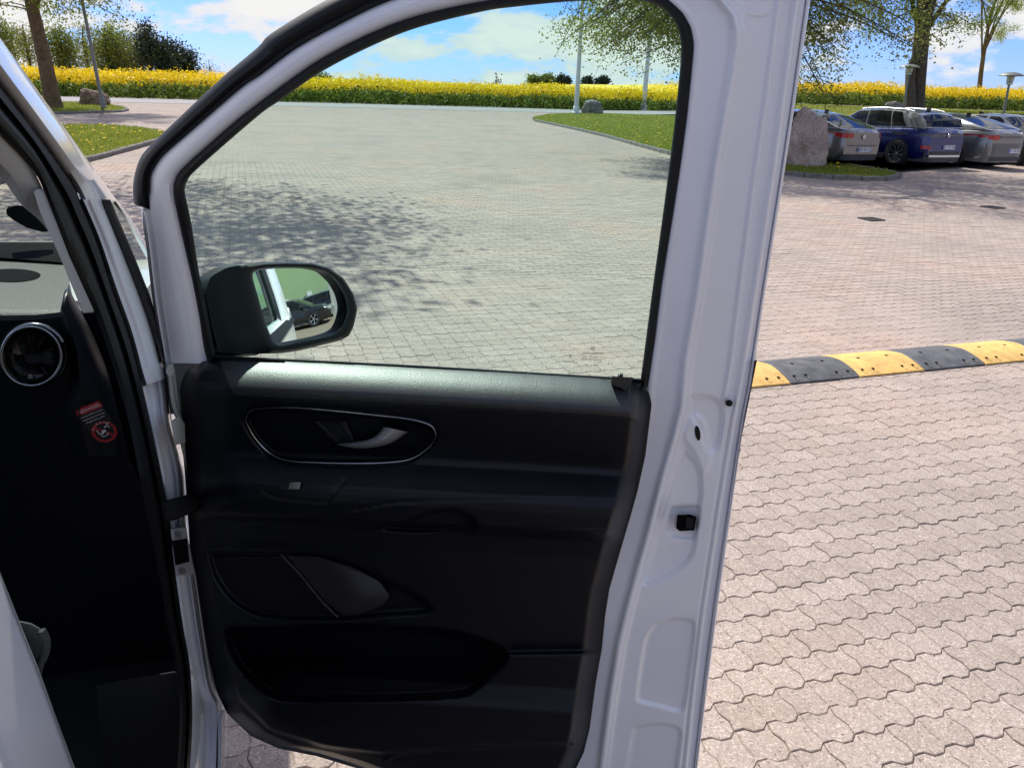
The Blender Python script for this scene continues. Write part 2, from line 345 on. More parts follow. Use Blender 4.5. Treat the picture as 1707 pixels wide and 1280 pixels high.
sheet('ground', np.concatenate([np.linspace(-900, -60, 6), np.linspace(-50, 60, 56), np.linspace(80, 900, 6)]), np.concatenate([[-200, -60, -20], np.linspace(-10, 90, 51), [130, 200, 500, 1200]]), -0.16, M['soil'])

_rf = np.array([(-80, 40), (-52, 46.5), (-38, 51), (-25, 55.5), (-14, 59.5), (-3, 63), (6, 64.5), (14, 65), (22, 65.5), (32, 66), (46, 67), (70, 69), (110, 74)], float)
ROAD_FAR = np.concatenate([_rf, hgt(_rf[:, 0], _rf[:, 1])[:, None]], 1)
def road_near(w=9.0):
    T = np.gradient(ROAD_FAR[:, :2], axis=0); T /= np.linalg.norm(T, axis=1)[:, None]; N = np.stack([T[:, 1], -T[:, 0]], -1)
    return ROAD_FAR[:, :2] + N*w
RN = road_near(8.5)
def ribbon_sheet(name, A, B, dz, mat, n=8, kind='structure'):
    A = np.asarray(A)[:, :2]; B = np.asarray(B)[:, :2]; t = np.linspace(0, 1, n)[None, :, None]
    P = A[:, None, :]*(1-t) + B[:, None, :]*t; Z = hgt(P[..., 0], P[..., 1]) + dz
    mb = MB(); mb.grid(np.concatenate([P, Z[..., None]], -1)); o = mb.build(name, mat, smooth=180); tag(o, kind=kind)
    if sum(p.normal.z for p in o.data.polygons) < 0: o.data.flip_normals()
    return o
ribbon_sheet('road', ROAD_FAR, RN, 0.012, M['asphalt'])

# lawns: outlines measured on the ground
def G(*pts): return [ground_at(x, y) for x, y in pts]
LAWN_MAIN = G((893, 203), (920, 208.5), (960, 217), (1010, 229), (1060, 243), (1115, 258), (1200, 276), (1310, 292), (1360, 298), (1420, 301.5), (1475, 301.5), (1503, 297.5),
              (1478, 290), (1430, 283), (1380, 275), (1330, 266), (1295, 255), (1290, 243), (1330, 236), (1450, 229), (1560, 227), (1707, 230), (1900, 240), (2050, 205)) + [np.array([x, np.interp(x, RN[:, 0], RN[:, 1]) - .35, 0]) for x in (44, 34, 26, 20, 15, 11, 8, 5.5)] + [np.array([3.4, 54.0, 0]), np.array([1.6, 50.0, 0]), np.array([.6, 45.0, 0])]
LAWN_NEAR_LEFT = G((-420, 236), (-100, 219), (60, 213.5), (116, 212.5), (176, 213), (230, 217), (264, 222.5), (280, 228), (268, 236), (252, 241), (214, 252), (156, 267.5), (60, 292), (-100, 330), (-420, 400))
LAWN_FAR_LEFT = G((-420, 196), (-100, 181), (60, 174.5), (136, 173.5), (176, 177), (206, 181.5), (213, 185), (200, 188), (97, 191), (-100, 199), (-420, 216))
def kerb(poly, i0, i1, parent, w=0.13, h=0.10, ln=0.62):
    P = np.array(poly)[i0:i1+1, :2]; seg = np.linalg.norm(np.diff(P, axis=0), axis=1); s = np.concatenate([[0], np.cumsum(seg)])
    n = int(s[-1]/ln); me = None
    for k in range(n):
        a = np.array([np.interp((k+0.03)*ln, s, P[:, j]) for j in (0, 1)]); b = np.array([np.interp((k+0.97)*ln, s, P[:, j]) for j in (0, 1)]); d = b-a; c = (a+b)/2
        if me is None:
            bm = bmesh.new(); bmesh.ops.create_cube(bm, size=1); bmesh.ops.scale(bm, verts=bm.verts, vec=(ln*0.96, w, 0.26)); bmesh.ops.bevel(bm, geom=bm.edges[:], offset=0.018, segments=1, affect='EDGES')
            me = bpy.data.meshes.new('kerb_stone'); bm.to_mesh(me); bm.free(); me.materials.append(M['kerb'])
        o = add('kerb_stone', me, None, parent)
        o.location = (c[0], c[1], float(hgt(*c)) + h - 0.13 + random.uniform(-.008, .008)); o.rotation_euler = (random.uniform(-.02, .02), random.uniform(-.01, .01), math.atan2(d[1], d[0]) + random.uniform(-.02, .02))
lawn1 = poly_sheet('lawn', LAWN_MAIN, 0.085, M['lawn'], cuts=14); kerb(LAWN_MAIN, 0, 16, lawn1)
lawn2 = poly_sheet('lawn', LAWN_NEAR_LEFT, 0.085, M['lawn']); kerb(LAWN_NEAR_LEFT, 2, 14, lawn2)
lawn3 = poly_sheet('lawn', LAWN_FAR_LEFT, 0.085, M['lawn']); kerb(LAWN_FAR_LEFT, 2, 10, lawn3)
LAWNS = [LAWN_MAIN, LAWN_NEAR_LEFT, LAWN_FAR_LEFT]

# paving stones: wavy interlocking concrete pavers laid in stretcher bond
E1 = np.array([math.sin(rad(71)), math.cos(rad(71))]); E2 = np.array([-math.cos(rad(71)), math.sin(rad(71))])
PL, PW = 0.225, 0.1125
def wave(s):
    fr = (s/PW) % 1.0; return np.interp(fr, [0, 0.30, 0.50, 0.80, 1.0], [1, 1, -1, -1, 1])*0.0095
def paver_outline(fine=True):
    k = sorted(set([round(j*PW + f*PW, 5) for j in (-1, 0) for f in (0, .3, .5, .8)] + [PW])) if fine else [-PW, PW]
    lo = [(s, -PW/2 + float(wave(np.array(s)))) for s in k]; w1 = float(wave(np.array(PW))); w0 = float(wave(np.array(-PW)))
    rt = [(PW+0.007, -PW*0.18 + w1), (PW-0.007, PW*0.18 + w1)] if fine else []
    up = [(s, PW/2 + float(wave(np.array(s)))) for s in reversed(k)]
    lf = [(-PW-0.007, PW*0.18 + w0), (-PW+0.007, -PW*0.18 + w0)] if fine else []
    return lo, rt, up, lf
def ring(o, gl, gw): return [(x*(PL-gl)/PL, y*(PW-gw)/PW) for x, y in o]
def paver_template(level):
    lo, rt, up, lf = paver_outline(level < 2); o = lo + rt + up + lf; n = len(o)
    if level == 2:
        return [(x, y, 0) for x, y in ring(o, 0.007, 0.010)], [tuple(range(n))]
    if level == 1:
        V = [(x, y, 0) for x, y in ring(o, 0.010, 0.012)] + [(x, y, -0.007) for x, y in ring(o, 0.005, 0.007)]
        return V, [tuple(range(n))] + [(i, n+i, n+(i+1) % n, (i+1) % n) for i in range(n)]
    V = [(x, y, 0) for x, y in ring(o, 0.0080, 0.0082)] + [(x, y, -0.0022) for x, y in ring(o, 0.0032, 0.0038)] + [(x, y, -0.02) for x, y in ring(o, 0.0032, 0.0038)]
    F = []
    for a in (0, n):
        F += [(a+i, a+n+i, a+n+(i+1) % n, a+(i+1) % n) for i in range(n)]
    nl = len(lo); mid_lo = nl//2; iu = nl + len(rt) + (nl - 1 - mid_lo)      # the outline points at mid length
    w = lambda t: float(np.interp(t, [-1, -.45, .1, .6, 1], [0, 0.004, -0.004, 0.002, 0]))
    q = len(V); g = 0.0042; yc = V[mid_lo][1]; yu = V[iu][1]; span = yu-yc
    ts = [0.16, 0.5, 0.84]
    for dx, dz in ((-g, 0), (0, -0.005), (g, 0)):
        for t in ts: V.append((V[mid_lo][0] + dx + w(2*t-1), yc + span*t, dz))
    Lf, C, R = [q, q+1, q+2], [q+3, q+4, q+5], [q+6, q+7, q+8]
    left = list(range(iu, n)) + list(range(0, mid_lo+1)); right = list(range(mid_lo, iu+1))
    F.append(tuple(left + Lf)); F.append(tuple(right + R[::-1]))
    F += [(mid_lo, C[0], Lf[0]), (mid_lo, R[0], C[0]), (Lf[2], C[2], iu), (C[2], R[2], iu)]
    for k in (0, 1): F += [(Lf[k], C[k], C[k+1], Lf[k+1]), (C[k], R[k], R[k+1], C[k+1])]
    return V, F
def tile(name, templ, pos, rot, tilt):
    V, F = templ; V = np.array(V); n = len(V); c, s = np.cos(rot), np.sin(rot)
    x = V[None, :, 0]*c[:, None] - V[None, :, 1]*s[:, None]; y = V[None, :, 0]*s[:, None] + V[None, :, 1]*c[:, None]
    z = V[None, :, 2] + V[None, :, 0]*tilt[:, 0:1] + V[None, :, 1]*tilt[:, 1:2]
    P = np.stack([x + pos[:, 0:1], y + pos[:, 1:2], z + pos[:, 2:3]], -1).reshape(-1, 3).astype(np.float32)
    idx = np.concatenate([np.array(f) for f in F]); sz = np.array([len(f) for f in F])
    I = (idx[None, :] + n*np.arange(len(pos))[:, None]).reshape(-1).astype(np.int32); S = np.tile(sz, len(pos)); st = np.concatenate([[0], np.cumsum(S)[:-1]]).astype(np.int32)
    me = bpy.data.meshes.new(name); me.vertices.add(len(P)); me.vertices.foreach_set('co', P.reshape(-1)); me.loops.add(len(I)); me.loops.foreach_set('vertex_index', I)
    me.polygons.add(len(st)); me.polygons.foreach_set('loop_start', st); me.update(calc_edges=True); me.shade_flat(); return me
pavement = sheet('pavement', np.linspace(-60, 60, 61), np.linspace(-16, 66, 42), -0.0052, M['joint'])
def lay_pavers():
    vv = np.arange(-2.0, 62.0, PW); pts = []
    for k, v in enumerate(vv):
        u = np.arange(-62, 62, PL) + (PW if k % 2 else 0); pts.append(np.stack([u, np.full(len(u), v)], -1))
    uv = np.concatenate(pts); X = uv[:, :1]*E1 + uv[:, 1:]*E2; x, y = X[:, 0], X[:, 1]
    ok = (y > -0.3) & (np.abs(x) < 1.15*y + 2.2); x, y = x[ok], y[ok]
    px, py = project(np.stack([x, y, np.zeros(len(x))], -1)); ok = (px > -160) & (px < 2250) & (py < 1900); x, y, px, py = x[ok], y[ok], px[ok], py[ok]
    far = np.interp(x, RN[:, 0], RN[:, 1]); ok = y < far + 0.3
    for L in LAWNS: ok &= ~inside(L, x, y)
    x, y, px, py = x[ok], y[ok], px[ok], py[ok]
    d = np.hypot(x, y); n = len(x); RN_ = np.random.default_rng(3)
    pos = np.stack([x, y, hgt(x, y) + RN_.normal(0, 0.0009, n)], -1); base = math.atan2(E1[1], E1[0])
    rot = base + RN_.normal(0, 0.004, n); tilt = RN_.normal(0, 0.0035, (n, 2))
    seen = ((px > 1165 + (1280-py)*0.14) & (px < 1715) & (py > 640) & (py < 1295)) | ((px > 372) & (px < 640) & (py > 1195) & (py < 1290))
    order = np.argsort(np.where(seen, d, 1e9))[:300]; single = np.zeros(n, bool); single[order] = True
    V, F = paver_template(0); mb = MB(); mb.v = V; mb.f = F; me = mb.mesh('paver'); me.materials.append(M['paver'])
    for i in order:
        o = add('paver', me, None, pavement); o.location = pos[i]; o.rotation_euler = (tilt[i, 1], -tilt[i, 0], rot[i])
    for lv, sel in ((0, ~single & (d < 7.5)), (1, ~single & (d >= 7.5) & (d < 18)), (2, (d >= 18))):
        o = add('paver_field', tile('paver_field', paver_template(lv), pos[sel], rot[sel], tilt[sel]*(1 if lv < 2 else 0.3)), M['paver'], pavement); tag(o, kind='stuff')
lay_pavers()

# grass, dandelions
def scatter(poly, n):
    P = np.array(poly)[:, :2]; lo, hi = P.min(0), P.max(0); out = np.zeros((0, 2))
    while len(out) < n:
        q = RNG.uniform(lo, hi, (n*2, 2)); q = q[inside(P, q[:, 0], q[:, 1])]
        keep = RNG.random(len(q)) < np.clip(22/np.maximum(np.hypot(q[:, 0], q[:, 1]), 1), 0.12, 1)**1.5; out = np.concatenate([out, q[keep]])
    return out[:n]
def grass(poly, n, hmin, hmax, width):
    p = scatter(poly, n); a = RNG.uniform(0, 6.283, n); h = RNG.uniform(hmin, hmax, n); z = hgt(p[:, 0], p[:, 1]) + 0.08; w = RNG.uniform(.6, 1.2, n)*width
    dx, dy = np.cos(a)*w, np.sin(a)*w; lx, ly = RNG.normal(0, .35, n)*h, RNG.normal(0, .35, n)*h
    V = np.stack([np.stack([p[:, 0]-dx, p[:, 1]-dy, z], -1), np.stack([p[:, 0]+dx, p[:, 1]+dy, z], -1), np.stack([p[:, 0]+lx, p[:, 1]+ly, z+h], -1)], 1).reshape(-1, 3)
    return add('grass', fast_mesh('grass', V, tris=np.arange(3*n).reshape(-1, 3)), M['blade'])
tag(grass(LAWN_MAIN, 60000, .03, .08, .018), 'short green grass of the lawn round the standing boulder', 'grass', kind='stuff')
tag(grass(LAWN_NEAR_LEFT, 26000, .04, .09, .016), 'short green grass of the kerbed island nearest the van', 'grass', kind='stuff')
tag(grass(LAWN_FAR_LEFT, 12000, .04, .10, .02), 'short green grass round the left pole and boulder', 'grass', kind='stuff')
def dandelions(poly, n, label):
    p = scatter(poly, n); mb = MB()
    for x, y in p:
        z = float(hgt(x, y)) + 0.15; r = random.uniform(.025, .05); k = mb.verts([(x+r*math.cos(a), y+r*math.sin(a), z) for a in np.arange(6)*1.0472] + [(x, y, z+.02), (x, y, z-.03)])
        for j in range(6): mb.f.append((k+j, k+(j+1) % 6, k+6)); mb.f.append((k+(j+1) % 6, k+j, k+7))
    tag(mb.build('dandelion_flowers', M['dandelion']), label, 'flowers', kind='stuff')
dandelions(LAWN_MAIN, 240, 'yellow dandelions dotted over the lawn by the flagpoles'); dandelions(LAWN_NEAR_LEFT, 160, 'yellow dandelions dotted over the island nearest the van')

# flowering rape along the far side of the road
def rape_field():
    A = ROAD_FAR[:, :2]; seg = np.linalg.norm(np.diff(A, axis=0), axis=1); s = np.concatenate([[0], np.cumsum(seg)])
    T = np.gradient(A, axis=0); T /= np.linalg.norm(T, axis=1)[:, None]; N = np.stack([-T[:, 1], T[:, 0]], -1); N[N[:, 1] < 0] *= -1
    def spots(n, d0, d1, pw):
        u = RNG.uniform(0, s[-1], n); d = d0 + (d1-d0)*RNG.random(n)**pw
        return np.stack([np.interp(u, s, A[:, j]) + np.interp(u, s, N[:, j])*d for j in (0, 1)], -1)
    Vl, Vf = [], []
    def cards(c, size, flat=0.0):
        n = len(c); a = RNG.normal(0, 1, (n, 3)); a[:, 2] *= (1-flat); a /= np.linalg.norm(a, axis=1)[:, None]; b = RNG.normal(0, 1, (n, 3)); b -= (b*a).sum(1)[:, None]*a; b /= np.linalg.norm(b, axis=1)[:, None]
        a *= size[:, None]; b *= size[:, None]*0.6
        return np.stack([c-a, c-b, c+a, c+b], 1).reshape(-1, 3)
    for n, d0, d1, pw, lf, fl in ((12000, 0.3, 7, 1.3, 9, 12), (10000, 7, 40, 1.5, 0, 9)):
        p = spots(n, d0, d1, pw); z0 = hgt(p[:, 0], p[:, 1]); d = np.hypot(p[:, 0], p[:, 1])
        H = RNG.normal(1.52, 0.10, n)*(1 + 0.10*np.sin(p[:, 0]*0.7)*np.sin(p[:, 0]*0.23+1)) + (RNG.random(n) < .15)*RNG.uniform(0, .30, n)
        if lf:
            i = np.repeat(np.arange(n), lf); c = np.stack([p[i, 0] + RNG.normal(0, .16, len(i)), p[i, 1] + RNG.normal(0, .16, len(i)), z0[i] + H[i]*RNG.uniform(0.02, .60, len(i))], -1); Vl.append(cards(c, RNG.uniform(.07, .17, len(i))))
        i = np.repeat(np.arange(n), fl); c = np.stack([p[i, 0] + RNG.normal(0, .13, len(i)), p[i, 1] + RNG.normal(0, .13, len(i)), z0[i] + H[i]*(0.50 + 0.53*RNG.random(len(i))**0.62)], -1); Vf.append(cards(c, RNG.uniform(.045, .10, len(i))))
    V = np.concatenate(Vl); a = add('rape_plants', fast_mesh('rape_plants', V, quads=np.arange(len(V)).reshape(-1, 4)), M['rape_leaf']); tag(a, 'green leafy lower growth of the rape field beyond the road', 'crop', kind='stuff')
    V = np.concatenate(Vf); b = add('rape_flowers', fast_mesh('rape_flowers', V, quads=np.arange(len(V)).reshape(-1, 4)), M['rape_flower']); tag(b, 'bright yellow flowering band of the rape field beyond the road', 'flowers', kind='stuff')
    # the closed canopy of the field beyond the first rows
    far = A + N*260; mb = MB(); t = (np.linspace(0.02, 1, 40)**2)[None, :, None]; Q = (A + N*4)[:, None, :]*(1-t) + far[:, None, :]*t
    Z = hgt(Q[..., 0], Q[..., 1]) + 1.28 + 0.05*np.sin(Q[..., 0]*.9)*np.cos(Q[..., 1]*.7); mb.grid(np.concatenate([Q, Z[..., None]], -1)); o = mb.build('field', M['rape_canopy'], smooth=180); tag(o, kind='structure')
m_, nt_, b_ = mat_new('rape_canopy'); p_ = n_pos(nt_, obj=False)
sock(nt_, n_ramp(nt_, n_noise(nt_, p_, 3.0, 6, .7), [(0.35, (0.30, 0.28, 0.02)), (0.5, (0.72, 0.52, 0.012)), (0.8, (0.84, 0.64, 0.02))]), b_.inputs['Base Color']); b_.inputs['Roughness'].default_value = .9; M['rape_canopy'] = m_
rape_field()
# @@VAN
# ------------------------------------------------------------------ the van: frame of reference
DOOR_AZ, VAN_AZ = rad(96), rad(-16)
EU = np.array([math.sin(DOOR_AZ), math.cos(DOOR_AZ), 0]); EN = np.array([EU[1], -EU[0], 0])      # along the open door, and out of its inner face
D0 = at_depth(1065, 640, 1.36)
def door_pt(px, py, w=0.0):
    """point on the door's inner surface, w metres proud of it; the window frame leans in above the waist"""
    d = rays(px, py); O = np.array([0, 0, EYE]); c = (O - D0) @ EN; w = np.broadcast_to(np.asarray(w, float), d.shape[:-1])
    t = (w - c)/(d @ EN); z = EYE + t*d[..., 2]
    t2 = (w + 0.10*(EYE-1.10) - c)/((d @ EN) - 0.10*d[..., 2]); z2 = EYE + t2*d[..., 2]
    t = np.where(z2 > 1.10, t2, t); return O + d*t[..., None]
VF = np.array([math.sin(VAN_AZ), math.cos(VAN_AZ), 0]); VR = np.array([math.cos(VAN_AZ), -math.sin(VAN_AZ), 0])
H0 = door_pt(300, 700); H0 = np.array([H0[0], H0[1], 0])
def side_pt(px, py, off=0.0):
    """point on the van's right flank, off metres inboard"""
    d = rays(px, py); O = np.array([0, 0, EYE]); c = (O - H0) @ VR; off = np.broadcast_to(np.asarray(off, float), d.shape[:-1])
    t = (-off - c)/(d @ VR); z = EYE + t*d[..., 2]
    t2 = (-off - 0.12*(EYE-1.15) - c)/((d @ VR) + 0.12*d[..., 2]); z2 = EYE + t2*d[..., 2]
    t = np.where(z2 > 1.15, t2, t); return O + d*t[..., None]
def cross_pt(px, py, f):
    """point on the cross plane f metres ahead of the door hinge"""
    d = rays(px, py); O = np.array([0, 0, EYE]); f = np.broadcast_to(np.asarray(f, float), d.shape[:-1]); t = (f - (O - H0) @ VF)/(d @ VF); return O + d*t[..., None]
def level_pt(px, py, z):
    d = rays(px, py); t = (np.asarray(z, float) - EYE)/d[..., 2]; return np.array([0, 0, EYE]) + d*t[..., None]
def van(f, r, z): return H0 + VF*f + VR*r + np.array([0, 0, z])

def resample(P, n):
    P = np.array(P, float)
    q = [P[0]]                                           # Catmull-Rom, then even steps
    for i in range(len(P)-1):
        p0, p1, p2, p3 = P[max(i-1, 0)], P[i], P[i+1], P[min(i+2, len(P)-1)]
        for t in np.linspace(0, 1, 13)[1:]:
            q.append(0.5*((2*p1) + (p2-p0)*t + (2*p0-5*p1+4*p2-p3)*t*t + (3*p1-p0-3*p2+p3)*t**3))
    q = np.array(q); s = np.concatenate([[0], np.cumsum(np.linalg.norm(np.diff(q, axis=0), axis=1))])
    u = np.linspace(0, s[-1], n); return np.stack([np.interp(u, s, q[:, k]) for k in range(q.shape[1])], -1)
def lin(P, n):
    P = np.array(P, float); s = np.concatenate([[0], np.cumsum(np.linalg.norm(np.diff(P, axis=0), axis=1))]); u = np.linspace(0, s[-1], n); return np.stack([np.interp(u, s, P[:, k]) for k in range(P.shape[1])], -1)
def ribbon(name, A, B, surf, prof, mat, parent, n=70, back=0.02, smooth=60, curve=True, sign=1):
    A = (resample if curve else lin)(A, n); B = (resample if curve else lin)(B, n)
    prof = [(prof[0][0], prof[0][1] - sign*back)] + list(prof) + [(prof[-1][0], prof[-1][1] - sign*back)]
    P = np.stack([surf(*(A*(1-t) + B*t).T, np.full(n, w)) for t, w in prof], 1)
    mb = MB(); mb.grid(P); return mb.build(name, mat, parent, smooth)
def plate(name, pts, surf, w, thick, mat, parent, smooth=None):
    """a flat piece with an outline and real thickness"""
    pts = np.array(pts, float); n = len(pts); c = pts.mean(0); A = surf(pts[:, 0], pts[:, 1], np.full(n, w)); I = c + (pts-c)*0.97; mb = MB()
    front = surf(I[:, 0], I[:, 1], np.full(n, w)); mid = surf(pts[:, 0], pts[:, 1], np.full(n, w - 0.15*thick)); bk = surf(pts[:, 0], pts[:, 1], np.full(n, w - thick))
    i = mb.verts(front); j = mb.verts(mid); k = mb.verts(bk); mb.f.append(tuple(i+q for q in range(n))); mb.f.append(tuple(k+q for q in reversed(range(n))))
    for q in range(n):
        r = (q+1) % n; mb.f.append((i+q, j+q, j+r, i+r)); mb.f.append((j+q, k+q, k+r, j+r))
    return mb.build(name, mat, parent, smooth)
def cord(name, pts, surf, w, radius, mat, parent, n=60, closed=False, nseg=8):
    P = resample(list(pts) + ([pts[0]] if closed else []), n + (1 if closed else 0)); P = P[:-1] if closed else P
    mb = MB(); mb.tube(surf(P[:, 0], P[:, 1], np.full(len(P), w) if not hasattr(w, '__len__') else np.interp(np.linspace(0, 1, len(P)), np.linspace(0, 1, len(w)), w)), radius, n=nseg, closed=closed); return mb.build(name, mat, parent, 60)
def poly_sdf(poly, X, Y):
    """signed distance in pixels of the outline, positive inside"""
    P = np.asarray(poly, float); d = np.full(X.shape, 1e9)
    for i in range(len(P)):
        a, b = P[i-1], P[i]; e = b-a; t = np.clip(((X-a[0])*e[0] + (Y-a[1])*e[1])/(e@e + 1e-9), 0, 1); d = np.minimum(d, np.hypot(X-a[0]-t*e[0], Y-a[1]-t*e[1]))
    return np.where(inside(P, X, Y), d, -d)
def vbox(mb, f0, f1, r0, r1, z0, z1):
    P = [van(f, r, z) for z in (z0, z1) for r in (r0, r1) for f in (f0, f1)]; i = mb.verts(P)
    for q in ((0, 2, 3, 1), (4, 5, 7, 6), (0, 1, 5, 4), (2, 6, 7, 3), (0, 4, 6, 2), (1, 3, 7, 5)): mb.f.append(tuple(i+k for k in q))

vanroot = empty('white_van', tuple(H0)); tag(vanroot, 'white van with its front passenger door wide open towards the camera', 'van')
def vparent(o, p=None):
    return o
class _V: pass
# every part is built in world metres; the root's inverse keeps it there
def under(o, p):
    o.parent = p; o.matrix_parent_inverse = p.matrix_world.inverted(); return o
vanroot.matrix_world = Matrix.Translation(Vector(H0)); bpy.context.view_layer.update()
_add0 = add
def add(name, mesh, mat, parent=None):
    o = _add0(name, mesh, mat, None)
    if parent is not None:
        o.parent = parent; o.matrix_parent_inverse = parent.matrix_world.inverted()
        if parent is vanroot or parent.parent is vanroot:           # open pressings face the yard, closed pieces face outwards
            bm = bmesh.new(); bm.from_mesh(mesh); bmesh.ops.recalc_face_normals(bm, faces=bm.faces)
            if any(len(e.link_faces) == 1 for e in bm.edges):
                c = Vector((0, 0, EYE)); k = sum(f.calc_area()*f.normal.dot((c - f.calc_center_median()).normalized()) for f in bm.faces)
                if k < 0: bmesh.ops.reverse_faces(bm, faces=bm.faces)
            bm.to_mesh(mesh); bm.free()
    return o

# ---------------- outline curves of the open door, as seen in the photograph
OUT_SEAL_O = [(224, 341), (222, 320), (224, 295), (234, 264), (252, 242), (302, 194), (373, 128), (430, 80), (454, 56), (547, 0), (640, -42), (760, -76), (900, -96), (1060, -104), (1200, -106), (1330, -100)]
FRAME_O = [(252, 350), (248, 320), (249, 295), (257, 277), (272, 257), (312, 222), (400, 146), (430, 126), (494, 79), (567, 39), (637, 5), (760, -40), (880, -62), (1000, -70), (1120, -73), (1250, -72), (1330, -66)]
SEAL_O = [(347, 606), (340, 579), (332, 526), (320, 464), (308, 412), (295, 353), (290, 318), (294, 297), (307, 280), (350, 241), (400, 198), (467, 147), (535, 100), (616, 58), (696, 28), (804, 4), (900, -8), (1000, -13), (1070, -10), (1112, 0), (1136, 22), (1150, 46), (1155, 73), (1154, 94), (1144.5, 189), (1134, 269), (1123, 342), (1101, 480), (1091, 562), (1079, 646)]
SEAL_I = [(360, 606), (355, 573), (345, 518), (332, 455), (319, 372), (308, 318), (312, 302), (330, 281), (430, 194), (467, 168), (535, 121), (616, 79), (696, 47), (804, 20), (860, 12), (940, 4), (1000, 1), (1060, 1), (1088, 7), (1109, 19), (1128, 43), (1135, 73), (1134, 108), (1123, 216), (1107, 342), (1088, 480), (1076, 570), (1066, 646)]

door_me = MB()
# outer skin below the window, and the flanges that close the door edges
SK = [(268, 600), (345, 604), (700, 620), (1078, 640), (1262, 600), (1236, 730), (1214, 874), (1196, 1000), (1178, 1139), (1160, 1290), (1150, 1370), (960, 1372), (700, 1330), (608, 1284), (529, 1260), (464, 1247), (418, 1226), (382, 1192), (364, 1155), (351, 1100), (341, 1040), (328, 958), (316, 900), (308, 790), (300, 700), (290, 650)]
def skin_poly(mb, pts, w0, w1):
    pts = np.array(pts, float); n = len(pts); a = mb.verts(door_pt(pts[:, 0], pts[:, 1], np.full(n, w0))); b = mb.verts(door_pt(pts[:, 0], pts[:, 1], np.full(n, w1)))
    mb.f.append(tuple(b+q for q in range(n)))
    for q in range(n): mb.f.append((a+q, a+(q+1) % n, b+(q+1) % n, b+q))
skin_poly(door_me, SK, -0.022, -0.085)
door = door_me.build('front_door', M['white'], vanroot, 40); bpy.context.view_layer.update()

# upper frame: white pressed-steel arch and its outer (weather side) face
ribbon('window_frame', [(273, 605), (268, 582), (255, 507), (244, 414), (236, 350)] + FRAME_O[1:-2], SEAL_O[:20], door_pt, [(0, -0.012), (0.05, -0.002), (0.22, 0.004), (0.5, 0.006), (0.80, 0.004), (0.93, -0.003), (1, -0.006)], M['white'], door, n=150, back=0.05)
ribbon('door_seal', OUT_SEAL_O, FRAME_O, door_pt, [(-0.02, -0.03), (0.05, -0.006), (0.3, 0.010), (0.55, 0.012), (0.8, 0.004), (0.92, 0.006), (1.04, -0.004)], M['rubber'], door, n=120, back=0.03)
ribbon('window_seal', SEAL_O, SEAL_I, door_pt, [(-0.04, -0.006), (0.12, 0.003), (0.5, 0.006), (0.85, 0.001), (1.0, -0.008)], M['rubber'], door, n=170, back=0.02)
# hinge-side edge of the frame below the seal
ribbon('edge_flange', [(237, 352), (245, 414), (256, 507), (269, 582), (276, 625), (284, 690)], [(252, 352), (262, 414), (273, 507), (284, 582), (292, 625), (300, 690)], door_pt, [(0, -0.012), (0.25, 0.003), (0.45, -0.002), (0.75, 0.004), (1, 0.005)], M['white'], door, n=60, back=0.05)
# weather side of the frame, seen only from outside and in the mirror
ribbon('outer_frame', FRAME_O[1:], SEAL_I[5:20], lambda x, y, w: door_pt(x, y, w), [(0, -0.06), (0.4, -0.075), (1, -0.05)], M['gloss_black'], door, n=100, back=-0.01)
ribbon('outer_rear_frame', [(1330, -66), (1340, 60), (1310, 260), (1275, 480), (1258, 610)], [(1150, -10), (1150, 80), (1130, 280), (1098, 480), (1078, 640)], door_pt, [(0, -0.07), (0.5, -0.085), (1, -0.06)], M['white'], door, n=60, back=-0.01)

# window pane, curved very slightly as the frame leans
PANE = SEAL_I[1:-1]; mid = [((a+b)/2, (c+d)/2) for (a, c), (b, d) in zip(resample(SEAL_O, 60), resample(SEAL_I, 60))]
mid = mid[1:-1] + [(1060, 668), (850, 656), (600, 642), (380, 630)]
p_ = np.array(mid); mb = MB(); mb.poly(door_pt(p_[:, 0], p_[:, 1], np.full(len(p_), -0.030))); pane = mb.build('window_pane', M['pane'], door)

